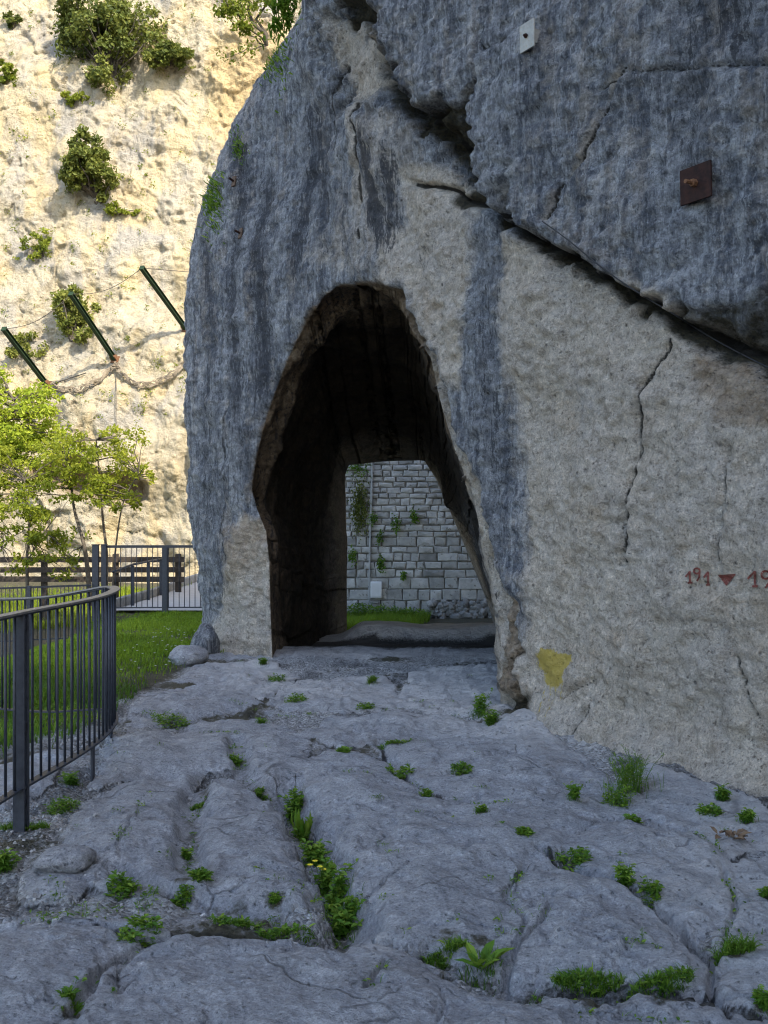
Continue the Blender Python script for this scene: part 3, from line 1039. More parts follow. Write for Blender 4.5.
def build_rock():
    uA, uB, uC = u_of(5.2, 0.8), u_of(2.9, 4.6), u_of(-2.2, 13.6)
    us = np.concatenate([np.arange(0, uA, 0.35), np.arange(uA, uB, 0.04), np.arange(uB, uC, 0.0195), np.arange(uC, ROCK_U[-1], 0.2)])
    zs = np.arange(-0.62, 8.4, 0.0165)
    ts = np.linspace(0, 1, 60)[1:]
    cx = np.interp(us, ROCK_U, ROCK_LINE[:, 0])
    cy = np.interp(us, ROCK_U, ROCK_LINE[:, 1])
    tx, ty = np.gradient(cx, us), np.gradient(cy, us)
    L = np.hypot(tx, ty)
    inx, iny = ty / L, -tx / L                      # inwards: right-hand side of the direction of travel
    # height of the crag along its line
    H = np.interp(cx + 0 * us, [-3, -1.2, 0, 1, 2.5, 4, 6, 9, 13, 22], [8.2, 8.5, 9.4, 11, 14.5, 17, 20, 25, 28, 30])
    H = np.where(us < u_of(5.7, 0), np.interp(us, [0, u_of(5.7, 0)], [30, 19.6]), H)
    back = us > u_of(-2.33, 13.0)
    H = np.where(back, np.interp(cx, [-2.3, -1, 0.5, 3, 8, 18], [8.2, 8.3, 8.6, 10, 13, 15]), H)
    rows = []
    for z in zs:
        rows.append(np.full(len(us), z))
    for t in ts:
        rows.append(8.4 + t * (H + 9 - 8.4))
    Vp = np.array(rows)                                # height parameter
    over = np.maximum(Vp - H[None, :], 0)
    Z = np.minimum(Vp, H[None, :]) + over * 0.22
    inw = over * 0.95 + 0.6 * sm(-2.0, 0, Vp - H[None, :]) ** 2
    # silhouette of the left corner
    uc = u_of(-2.30, 12.8)
    du = us - uc
    wgt = np.where(du < 0, 1 - sm(0.2, 3.6, -du), 1 - sm(0.5, 6, du))
    sx = np.interp(Z, SIL_Z, SIL_X)
    X = cx[None, :] + inx[None, :] * inw + sx * wgt[None, :]
    Y = cy[None, :] + iny[None, :] * inw
    P = np.stack([X, Y, Z], -1)
    px, py = project(P)
    # normals
    dPu = np.gradient(P, axis=1)
    dPv = np.gradient(P, axis=0)
    Nn = np.cross(dPu, dPv)
    Nn /= np.linalg.norm(Nn, axis=-1, keepdims=True) + 1e-9
    # make them point outwards (away from inx, iny)
    s = np.sign(-(Nn[..., 0] * inx[None] + Nn[..., 1] * iny[None]) + 1e-6)
    Nn = Nn * np.sign(np.mean(s))
    outl = FRONT
    isfront = (us < u_of(-2.2, 12.4))[None, :] & np.ones_like(X, bool)
    qx, qy, ql, dd = poly_near(px, py, outl)
    ins = in_poly(px, py, outl + [(502, 800), (274, 800)]) & isfront
    sd = np.where(ins, -dd, dd)
    sd = np.where(isfront, sd, 999)
    # ---- displacement
    wpx = px + 10 * fbm(P * 2.1, 3, 61) + 4 * fbm(P * 7.5, 2, 62)
    wpy = py + 10 * fbm(P * 2.1 + 40, 3, 63) + 4 * fbm(P * 7.5 + 40, 2, 64)
    tower = 1 - sm(380, 450, px)
    far_ = np.clip((px > 900) * 1.0, 0, 1)
    D = 0.16 * fbm(P * 0.55, 4, 41) * sm(0, 90, sd) * sm(0.2, 1.5, np.abs(us - uc))[None, :]
    D += 0.045 * fbm(P * 1.7, 4, 42) * (1 - 0.45 * sm(480, 560, px) * (py > 300))
    rightw = sm(500, 560, px) * (sgn0(px, py) < 0)
    D += 0.034 * fbm(P * np.array([5, 5, 6.5]), 4, 43) * (1 - 0.45 * rightw)
    D += 0.016 * ridged(P * 4.5, 3, 44)
    D += 0.021 * fbm(P * np.array([13, 13, 19]) + 0.5 * np.stack([Z, Z, X], -1), 3, 45) * (1 - 0.45 * tower)
    flute = fbm(P * np.array([2.3, 2.3, 0.42]) + 0.35 * np.stack([fbm(P * 1.2, 3, 58), fbm(P * 1.2 + 9, 3, 59), 0 * Z], -1), 4, 46)
    D += tower * 0.060 * flute
    D += 0.25 * fbm(P * 0.2, 3, 47) * (np.maximum(sm(8.6, 12, Z), far_))
    # ledge: the upper mass stands proud of the face below it
    rgx = wpx + 8 * fbm(P * 7, 4, 65)
    rgy = wpy + 8 * fbm(P * 7 + 30, 4, 66)
    ld, ls = poly_dist(rgx * 0.8 + px * 0.2, rgy * 0.8 + py * 0.2, LEDGE)
    sgn = np.where(ls < 0, ld, -ld)          # + above the line
    step = sm(-2, 5, sgn) * (1 - 0.55 * sm(60, 420, sgn))
    vis = sm(300, 350, px) * (1 - sm(1000, 1250, px))
    D += 0.21 * step * vis * np.interp(px, [330, 400, 470, 560, 680, 800], [0.8, 0.9, 0.8, 0.4, 0.5, 0.7])
    und = np.exp(-((sgn + 7) / np.interp(px, [330, 400, 450, 500, 560, 680, 768], [16, 13, 18, 8, 6, 9, 20])) ** 2) * vis
    D -= 0.22 * und * (0.5 + 0.5 * np.clip(fbm(P * 1.8, 3, 48) + 0.4, 0, 1))
    D += 0.10 * ridged(P * 4.5, 4, 55) * np.exp(-(sgn / 24) ** 2) * vis
    # broken hollow under the ledge and a second step to the right
    hol = soft_poly(rgx, rgy, [(406, 84), (424, 106), (445, 116), (470, 110), (490, 90), (494, 125), (486, 162), (462, 150), (430, 140), (412, 114)], 4)
    hol3 = soft_poly(rgx, rgy, [(322, -30), (350, -2), (385, 10), (402, 35), (408, 88), (396, 90), (384, 52), (360, 34), (334, 20)], 4)
    D -= 0.20 * hol3 * (0.7 + 0.5 * fbm(P * 5, 3, 60))
    D -= 0.24 * hol * (0.7 + 0.5 * fbm(P * 5, 3, 57))
    D -= 0.10 * np.exp(-(((wpx - 476) / 20) ** 2 + ((wpy - 196) / 12) ** 2))
    l2, s2 = poly_dist(wpx * 0.5 + px * 0.5, wpy * 0.5 + py * 0.5, [(672, 292), (700, 296), (735, 308), (768, 296), (830, 300)])
    g2 = np.where(s2 < 0, l2, -l2)
    hol2 = soft_poly(rgx, rgy, [(672, 318), (690, 299), (715, 306), (742, 298), (768, 286), (820, 280), (900, 300), (900, 420), (768, 356), (720, 336), (690, 326)], 4)
    D -= 0.12 * hol2 * (0.7 + 0.6 * fbm(P * 5, 3, 57))
    # overhang near the top left of the face
    D -= 0.22 * soft_poly(rgx, rgy, [(322, 18), (385, 12), (402, 40), (408, 88), (380, 110), (345, 95), (326, 60)], 14)
    crackm = np.zeros_like(D)
    for pts, w, dep in CRACKS:
        d, _ = poly_dist(wpx * 0.3 + px * 0.7, wpy * 0.3 + py * 0.7, pts)
        g = np.exp(-(d / (w * (1 + 0.5 * fbm(P * 8, 2, 49)))) ** 2)
        D -= dep * g
        crackm = np.maximum(crackm, g * min(1, dep / 0.05))
    # chipped edge of the opening
    wid = 9 + 22 * sm(575, 620, py) * sm(470, 500, px) + 14 * sm(500, 540, py) * (1 - sm(270, 330, px)) + 5 * fbm(P * 3, 3, 52)
    e = np.clip(1 - sd / np.maximum(wid, 3), 0, 1)
    edge = 1 - np.sqrt(np.clip(1 - e * e, 0, 1))
    D -= edge * (0.16 + 0.07 * fbm(P * 5, 3, 51))
    D += 0.035 * fbm(P * 9, 3, 53) * sm(0.02, 0.6, e)
    jm = soft_poly(rgx, rgy, [(494, 575), (506, 590), (518, 625), (527, 660), (532, 720), (494, 740)], 5)
    jcx = np.interp(py, [600, 640, 680, 720], [508, 516, 520, 514])
    D -= 0.09 * np.exp(-((rgx - jcx) / 5) ** 2) * jm
    D += 0.03 * ridged(P * 6, 3, 56) * jm
    # foot of the wall flares into the bedrock
    flare = sm(0.55, -0.15, Z)
    D += 0.22 * flare ** 2 * sm(6, 60, sd) * (1 - sm(0, 3, us - uc))[None, :]
    P2 = P + Nn * D[..., None]
    # ---- masks (pigment, plus shade painted under the ledge and in recesses)
    crack = np.zeros_like(px)
    for pts, w, dep in CRACKS:
        d, _ = poly_dist(wpx * 0.3 + px * 0.7, wpy * 0.3 + py * 0.7, pts)
        crack = np.maximum(crack, min(1, .45 + dep * 9) * np.exp(-(d / (w * 0.62)) ** 2))
    crack = np.maximum(crack, 0.95 * np.exp(-((sgn + 5) / (4.6 + 3.0 * fbm(P * 2, 3, 54))) ** 2) * vis * sm(395, 440, px))  # undershadow of the ledge painted in with the crack colour
    tone = np.full_like(px, 0.22)
    tone = np.maximum(tone, 0.95 * soft_poly(px, py, [(505, 232), (560, 246), (620, 285), (700, 335), (800, 380), (1400, 700), (1400, 1000), (500, 1000), (512, 690), (500, 610), (512, 500), (505, 400), (492, 300)], 26))
    tone = np.maximum(tone, 0.85 * soft_poly(px, py, [(398, 165), (440, 165), (480, 190), (486, 240), (470, 300), (462, 390), (445, 385), (432, 350), (414, 320), (402, 285), (375, 282), (380, 240), (405, 220)], 12))
    tone = np.maximum(tone, 0.95 * soft_poly(px, py, [(240, 515), (262, 520), (285, 560), (290, 668), (206, 668), (212, 630), (226, 580)], 12))
    tone = np.maximum(tone, 0.85 * soft_poly(px, py, [(322, 16), (395, 22), (408, 80), (380, 105), (345, 100), (326, 60)], 12))
    tone = np.maximum(tone, 0.7 * np.exp(-(np.abs(px - 362) / 6) ** 2) * sm(80, 110, py) * (1 - sm(215, 250, py)))
    tone = np.maximum(tone, 0.9 * sm(0.05, 0.7, e) * sm(400, 430, px))
    tone = np.maximum(tone, 0.45 * soft_poly(px, py, [(300, 255), (330, 215), (350, 110), (410, 110), (420, 180), (380, 280), (330, 285)], 22))
    tone = np.maximum(tone, 0.65 * np.exp(-((sgn - 6) / 12) ** 2) * vis * sm(600, 660, px))
    dl = poly_dist(px, py, CRACKS[1][0])[0]
    tone = np.maximum(tone, 0.45 * np.exp(-(dl / 6) ** 2))
    # the grey band that runs down beside the opening
    band = soft_poly(px, py, [(470, 215), (505, 228), (500, 300), (512, 400), (520, 500), (530, 600), (520, 650), (500, 610), (488, 540), (470, 450), (470, 380), (478, 300)], 14)
    tone = tone * (1 - 0.85 * band) + 0.1 * band
    tone = np.where(px > 1400, 0.5, tone)
    dark = np.zeros_like(px)
    for x0, w, y0, y1, a in [(236, 7, 130, 440, .55), (263, 9, 170, 420, .6), (300, 8, 100, 300, .55), (206, 6, 230, 560, .4), (320, 10, 90, 260, .4), (345, 7, 180, 290, .35),
                              (378, 7, 130, 260, .75), (393, 6, 150, 270, .6), (425, 6, 240, 320, .3), (492, 12, 270, 620, .35), (250, 6, 400, 500, .4), (218, 5, 380, 620, .35),
                              (700, 14, -60, 200, .4), (740, 25, -80, 70, .55), (560, 10, 40, 180, .25), (655, 9, 90, 260, .25), (520, 14, -20, 60, .3)]:
        sw = px - x0 - 3 * np.sin(py / 37.0 + x0)
        dark = np.maximum(dark, min(1, 1.0 * a) * np.exp(-(sw / (w * 1.2)) ** 2) * sm(y0 - 25, y0 + 25, py) * (1 - sm(y1 - 50, y1 + 30, py)))
    dark = np.maximum(dark, 0.5 * und * (1 - 0.6 * sm(400, 350, px)))  # shade under the ledge painted in with the streak colour
    yx, yy_ = px + 2.2 * fbm(P * 14, 3, 67), py + 2.2 * fbm(P * 14 + 20, 3, 68)
    yel = soft_poly(yx, yy_, [(537, 655), (543, 649), (552, 650), (560, 654), (570, 656), (571, 663), (565, 668), (566, 684), (556, 686), (545, 683), (543, 674), (538, 668)], 4.5)
    for dx, ln in ((548, 722), (553, 706), (558, 728), (563, 700), (566, 712)):
        yel = np.maximum(yel, 0.52 * np.exp(-((px - dx) / 1.6) ** 2) * sm(678, 690, py) * (1 - sm(ln - 14, ln, py)))
    moss = 0.9 * np.exp(-((sgn + 9) / np.interp(px, [430, 480, 530, 600, 700, 768], [13, 11, 8, 8, 12, 17])) ** 2) * vis * sm(410, 450, px)  # moss stain that also paints in the shade below the ledge
    moss = np.maximum(moss, 0.80 * np.maximum(hol, hol3))  # shade of the hollows painted in with the moss colour
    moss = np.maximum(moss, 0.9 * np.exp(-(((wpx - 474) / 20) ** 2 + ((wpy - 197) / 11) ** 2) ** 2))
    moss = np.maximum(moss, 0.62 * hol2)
    moss = np.maximum(moss, 1.0 * np.exp(-((sgn + 9) / 15) ** 2) * sm(325, 350, px) * (1 - sm(405, 425, px)))  # dark underside of the overhang painted in with moss colour
    moss = np.maximum(moss, 0.7 * soft_poly(px, py, [(500, 700), (535, 690), (530, 725), (498, 730)], 8))
    jamb = soft_poly(rgx, rgy, [(494, 575), (506, 590), (518, 625), (527, 660), (532, 720), (494, 740)], 5)
    tone = np.maximum(tone, jamb)
    ochre = 0.75 * jamb
    jc = np.exp(-((rgx - np.interp(py, [600, 640, 680, 720], [508, 516, 520, 514])) / 4.5) ** 2) * jamb
    crack = np.maximum(crack, 0.62 * jc)
    ochre = np.maximum(ochre, 0.7 * soft_poly(rgx, rgy, [(700, 345), (800, 370), (800, 440), (720, 420), (690, 370)], 14))
    ochre = np.maximum(ochre, 0.6 * soft_poly(rgx, rgy, [(222, 540), (246, 505), (268, 540), (240, 575), (225, 610)], 8))
    ochre = np.maximum(ochre, 0.9 * sm(0.25, 0.9, e) * sm(520, 490, py) * (1 - sm(405, 440, px)))
    tunnel_shade = 0.0 * px
    tunnel_shade = np.maximum(tunnel_shade, 0.35 * np.exp(-((sd + 2) / 5) ** 2) * sm(520, 480, py))
    # ---- cut the opening
    px2, py2 = project(P2)
    qx, qy, ql, dd = poly_near(px2, py2, outl)
    ins = in_poly(px2, py2, outl + [(502, 860), (274, 860)]) & isfront
    nr, nc = px.shape
    ins = clean_mask(ins)
    i = np.arange(nr * nc).reshape(nr, nc)
    Q = np.stack([i[:-1, :-1], i[:-1, 1:], i[1:, 1:], i[1:, :-1]], -1).reshape(-1, 4)
    insf = ins.ravel()
    keep = ~insf[Q].all(axis=1)
    # faces that straddle the line: snap their inner corners onto the outline
    used = np.zeros(nr * nc, bool)
    used[Q[keep].ravel()] = True
    snap = used & insf
    dxi = np.gradient(px2, axis=0), np.gradient(px2, axis=1)
    dyi = np.gradient(py2, axis=0), np.gradient(py2, axis=1)
    det = dxi[0] * dyi[1] - dxi[1] * dyi[0]
    ex, ey = (qx - px2), (qy - py2)
    a = (ex * dyi[1] - ey * dxi[1]) / np.where(np.abs(det) < 1e-6, 1e-6, det)
    b = (-ex * dyi[0] + ey * dxi[0]) / np.where(np.abs(det) < 1e-6, 1e-6, det)
    a, b = np.clip(a, -1.5, 1.5), np.clip(b, -1.5, 1.5)
    Ps = P2 + np.gradient(P2, axis=0) * a[..., None] + np.gradient(P2, axis=1) * b[..., None]
    Pf = P2.reshape(-1, 3).copy()
    Pf[snap] = Ps.reshape(-1, 3)[snap]
    Qk = Q[keep]
    # hole in the back of the crag
    backm = (us > u_of(-2.2, 13.7))[None, :] & np.ones_like(X, bool)
    bx = in_poly(px2, py2, [(330, 800), (330, 448), (440, 440), (512, 600), (512, 800)]) & backm
    bf = bx.ravel()
    Qk = Qk[~bf[Qk].any(axis=1)]
    # ---- ordered boundary of the front hole, then the lining lofted from it
    ed = np.concatenate([Qk[:, [0, 1]], Qk[:, [1, 2]], Qk[:, [2, 3]], Qk[:, [3, 0]]])
    key = np.sort(ed, axis=1)
    _, inv, cnt = np.unique(key[:, 0].astype(np.int64) * (nr * nc) + key[:, 1], return_inverse=True, return_counts=True)
    be = ed[cnt[inv] == 1]
    near_out = (dd.ravel() < 16) & isfront.ravel() & (py2.ravel() < 800)
    be = be[near_out[be].all(axis=1)]
    be = be[(be // nc > 0).all(axis=1)]
    nxt = {}
    for p_, q_ in be:
        nxt.setdefault(int(p_), []).append(int(q_))
    starts = set(nxt) - {q for v in nxt.values() for q in v}
    best = []
    for s0 in (starts or list(nxt)[:1]):
        loop, cur, seen = [s0], s0, {s0}
        while cur in nxt:
            c = [q for q in nxt[cur] if q not in seen]
            if not c:
                break
            cur = c[0]
            seen.add(cur)
            loop.append(cur)
        if len(loop) > len(best):
            best = loop
    loop = np.array(best)
    print("tunnel rim vertices:", len(loop), "of", len(be), lp0(Pf[loop[[0, len(loop)//3, len(loop)//2, -1]]]))
    lp = Pf[loop]
    lx, ly = project(lp)
    _, _, al, _ = poly_near(lx, ly, FRONT)
    fa, ga = arc(FRONT), arc(FAR)
    gl = np.interp(al, [fa[j] for j in FRONT_KEY], [ga[j] for j in FAR_KEY])
    fx = np.interp(gl, ga, [q[0] for q in FAR])
    fy = np.interp(gl, ga, [q[1] for q in FAR])
    fY = np.interp(fx, [340, 500], [15.4, 16.3])
    FP = np.stack([(fx - 384) / F * fY, fY, EYE + (HOR - fy) / F * fY], -1)
    n_in = 90
    rings = []
    tone_l, tunnel_shade_l, dark_l, moss_l, ochre_l = [], [], [], [], []
    axis_c = 0.5 * (lp.mean(0) + FP.mean(0))
    for j in range(1, n_in + 1):
        t = j / n_in
        tt = t ** 1.15
        ring = lp * (1 - tt) + FP * tt
        cen = ring.mean(0)
        rad = ring - cen
        rad /= np.linalg.norm(rad, axis=1, keepdims=True) + 1e-9
        env = sm(0, 0.05, t)
        vault = math.sin(math.pi * min(1, t * 1.02)) ** 0.8
        amp = 0.14 * fbm(ring * 1.1, 4, 71) + 0.05 * fbm(ring * np.array([3.5, 3.5, 2.2]), 4, 72) + 0.05 * ridged(ring * np.array([3.0, 3.0, 4.5]), 4, 73)
        out = env * (amp * (1 - 0.7 * sm(0.9, 1, t)) + 0.16 * vault)
        # a second rib a little way in, as in the old cutting
        out = out - 0.12 * math.exp(-((t - 0.16) / 0.035) ** 2) * sm(420, 330, lx) * sm(0.3, 1.2, ring[:, 2])
        right = sm(460, 490, lx) * (ring[:, 2] < 2.6)
        out = np.where(lx > 430, np.minimum(out, 0.03 + 0.35 * out), out)
        rings.append(ring + rad * out[:, None])
        tl = 0.35 + 0.4 * sm(0.75, 1.0, t) + 0.55 * (1 - sm(0.0, 0.25, t))
        tone_l.append(np.clip(tl + 0 * lx, 0, 1))
        tunnel_shade_l.append(np.clip((0.15 * sm(0.0, 0.03, t) + 0.80 * sm(0.03, 0.34, t + 0.10 * fbm(ring * 1.6, 4, 74))) * (1 - 0.4 * sm(0.80, 0.98, t)) + 0 * lx, 0, 1) * (1 - 0.85 * sm(440, 470, lx) * sm(0.40, 0.7, t)))  # painted gloom: deepens inwards, thins where daylight reaches the far end
        dark_l.append(0.3 * sm(0, 0.1, t) * (1 - sm(0.8, 1, t)) + 0 * lx)
        moss_l.append(0 * lx)
        ochre_l.append((0.95 - 0.8 * sm(.6, .8, t)) * (1 - .75 * sm(440, 470, lx)))
    # turn the lip outwards at the far end
    ring = FP + np.array([0, 0.35, 0])
    rings.append(ring)
    for lst, v in ((tone_l, 0.6), (tunnel_shade_l, 0.15), (dark_l, 0.0), (moss_l, 0.0), (ochre_l, 0.0)):
        lst.append(np.full(len(lx), v))
    cen = ring.mean(0)
    rad = ring - cen
    rad /= np.linalg.norm(rad, axis=1, keepdims=True)
    rings.append(ring + rad * 1.1 + np.array([0, 0.25, 0]))
    for lst, v in ((tone_l, 0.6), (tunnel_shade_l, 0.0), (dark_l, 0.0), (moss_l, 0.0), (ochre_l, 0.0)):
        lst.append(np.full(len(lx), v))
    base = nr * nc
    m = len(loop)
    allV = np.vstack([Pf] + rings)
    LQ = []
    prev = loop
    for j in range(len(rings)):
        cur = base + j * m + np.arange(m)
        LQ.append(np.stack([prev[1:], prev[:-1], cur[:-1], cur[1:]], -1))
        prev = cur
    LQ = np.vstack(LQ)
    allQ = np.vstack([Qk, LQ])
    cat = lambda a, l: np.concatenate([a.ravel(), np.concatenate(l)])
    attrs = {'ochre': cat(ochre, ochre_l), 'crack': np.concatenate([crack.ravel(), np.zeros(m * len(rings))]), 'tone': cat(tone, tone_l), 'dark': cat(dark, dark_l), 'moss': cat(moss, moss_l), 'tunnel_shade': cat(tunnel_shade, tunnel_shade_l),
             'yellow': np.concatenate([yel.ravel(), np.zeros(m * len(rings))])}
    # compact unused vertices
    u = np.zeros(len(allV), bool)
    u[allQ.ravel()] = True
    remap = np.cumsum(u) - 1
    attrs = {k_: v[u] for k_, v in attrs.items()}
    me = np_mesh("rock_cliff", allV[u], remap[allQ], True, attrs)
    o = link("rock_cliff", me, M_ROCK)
    o['kind'] = 'structure'
    o['label'] = "tall grey limestone crag pierced by a hand-cut tunnel"
    return o


def lp0(v):
    return [tuple(np.round(q, 1)) for q in zip(*project(v))]


def cliff_hollow(x, z):
    p = np.stack([x, 0 * x, z], -1)
    a = x + 0.9 * fbm(p * 0.9, 4, 95)
    b = z + 0.45 * fbm(p * 1.1, 4, 96)
    return ((a + 9.0) / 1.9) ** 2 + ((b - 2.6 + 0.10 * (a + 9)) / 0.62) ** 2


def cliff_y(x, z):
    x = np.asarray(x, float)
    z = np.asarray(z, float)
    p = np.stack([x, 0 * x, z], -1)
    y = 29.5 + 0.27 * np.maximum(z - 3, 0) + 0.05 * np.minimum(z - 3, 0)
    y = y - 0.10 * (x + 9)
    y = y + 0.75 * fbm(p * 0.16, 4, 81) + 0.24 * fbm(p * 0.6, 4, 82) + 0.04 * fbm(p * np.array([2.6, 1, 2.6]), 4, 83)
    y = y + 0.30 * ridged(p * np.array([0.55, 1, 0.22]), 3, 84) * (1 - sm(2, 6, z))
    # pits
    w = np.stack([fbm(p * 1.3, 4, 91), 0 * x, fbm(p * 1.3 + 20, 4, 92)], -1)
    a = 0.62
    pr = np.stack([p[..., 0] * math.cos(a) - p[..., 2] * math.sin(a), 0 * x, p[..., 0] * math.sin(a) + p[..., 2] * math.cos(a)], -1)
    pr = pr + 0.55 * w
    y = y + 0.07 * sm(0.40, 1.0, fbm(pr * 1.9, 4, 85)) + 0.07 * sm(0.40, 0.95, fbm(pr * 5.6, 3, 86))
    y = y + 0.05 * fbm(p * np.array([3.2, 1, 0.9]), 4, 89) + 0.022 * fbm(p * np.array([9, 1, 8]), 3, 90)
    y = y + 0.10 * np.abs(fbm(pr * 1.1, 4, 88))
    y = y - 0.10 * sm(0.0, 0.7, fbm(pr * np.array([0.45, 1, 1.3]), 4, 87))
    # hollow behind the young trees and two flutes at the foot near the crag
    q = cliff_hollow(x, z)
    y = y + 0.9 * np.clip(1 - q, 0, 1) ** 0.6
    for pts in ([(-6.6, 1.0), (-6.15, 0.2), (-6.05, -0.5)], [(-5.75, 4.2), (-5.85, 3.2), (-5.6, 2.4)]):
        d, _ = poly_dist(x, z, pts)
        y = y + 0.30 * np.exp(-(d / 0.16) ** 2)
    return y


def cliff_pt(px, py, off=0.0):
    d = Vector(((px - 384) / F, 1.0, (HOR - py) / F))
    ok, loc, _, _ = CLIFF.ray_cast(Vector((0, 0, EYE)), d.normalized())
    Y = (loc.y if ok else 31.0) - off
    return Vector((0, 0, EYE)) + d * Y


def build_cliff():
    xs = np.concatenate([np.linspace(-70, -19, 90)[:-1], np.linspace(-19, -2, 400), np.linspace(-2, 45, 80)[1:]])
    zs = np.concatenate([np.linspace(-2.5, 21, 560), np.linspace(21, 60, 70)[1:]])
    X, Z = np.meshgrid(xs, zs)
    Y = cliff_y(X, Z)
    V = np.stack([X, Y, Z], -1).reshape(-1, 3)
    nr, nc = X.shape
    i = np.arange(nr * nc).reshape(nr, nc)
    Q = np.stack([i[:-1, :-1], i[:-1, 1:], i[1:, 1:], i[1:, :-1]], -1).reshape(-1, 4)
    px, py = project(V)
    ochre = np.maximum(0.9 * soft_poly(px, py, [(205, 60), (250, 0), (300, 40), (250, 160), (215, 170)], 22),
                       0.45 * soft_poly(px, py, [(100, 100), (150, 130), (130, 170), (90, 140)], 16))
    ochre = np.maximum(ochre, 0.35 * soft_poly(px, py, [(100, 400), (200, 400), (200, 560), (60, 560)], 30))
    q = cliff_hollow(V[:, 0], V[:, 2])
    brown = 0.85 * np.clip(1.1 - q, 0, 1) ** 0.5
    me = np_mesh("cliff", V, Q, True, {'ochre': ochre, 'brown': brown})
    o = link("cliff", me, M_CLIFF)
    o['kind'] = 'structure'
    o['label'] = "sunlit pale limestone cliff rising behind the crag"
    return o


exec_order = True
ROCK = build_rock()
CLIFF = build_cliff()
bpy.context.view_layer.update()
DG = bpy.context.evaluated_depsgraph_get()


def on_rock(px, py, obj=None):
    """point and normal of the rock seen at that pixel"""
    o = obj or ROCK
    d = Vector(((px - 384) / F, 1.0, (HOR - py) / F)).normalized()
    ok, loc, nrm, _ = o.ray_cast(Vector((0, 0, EYE)), d)
    if not ok:
        return Vector(px2w(px, py, 9.0)), Vector((0, -1, 0))
    if nrm.dot(d) > 0:
        nrm = -nrm
    return loc, nrm


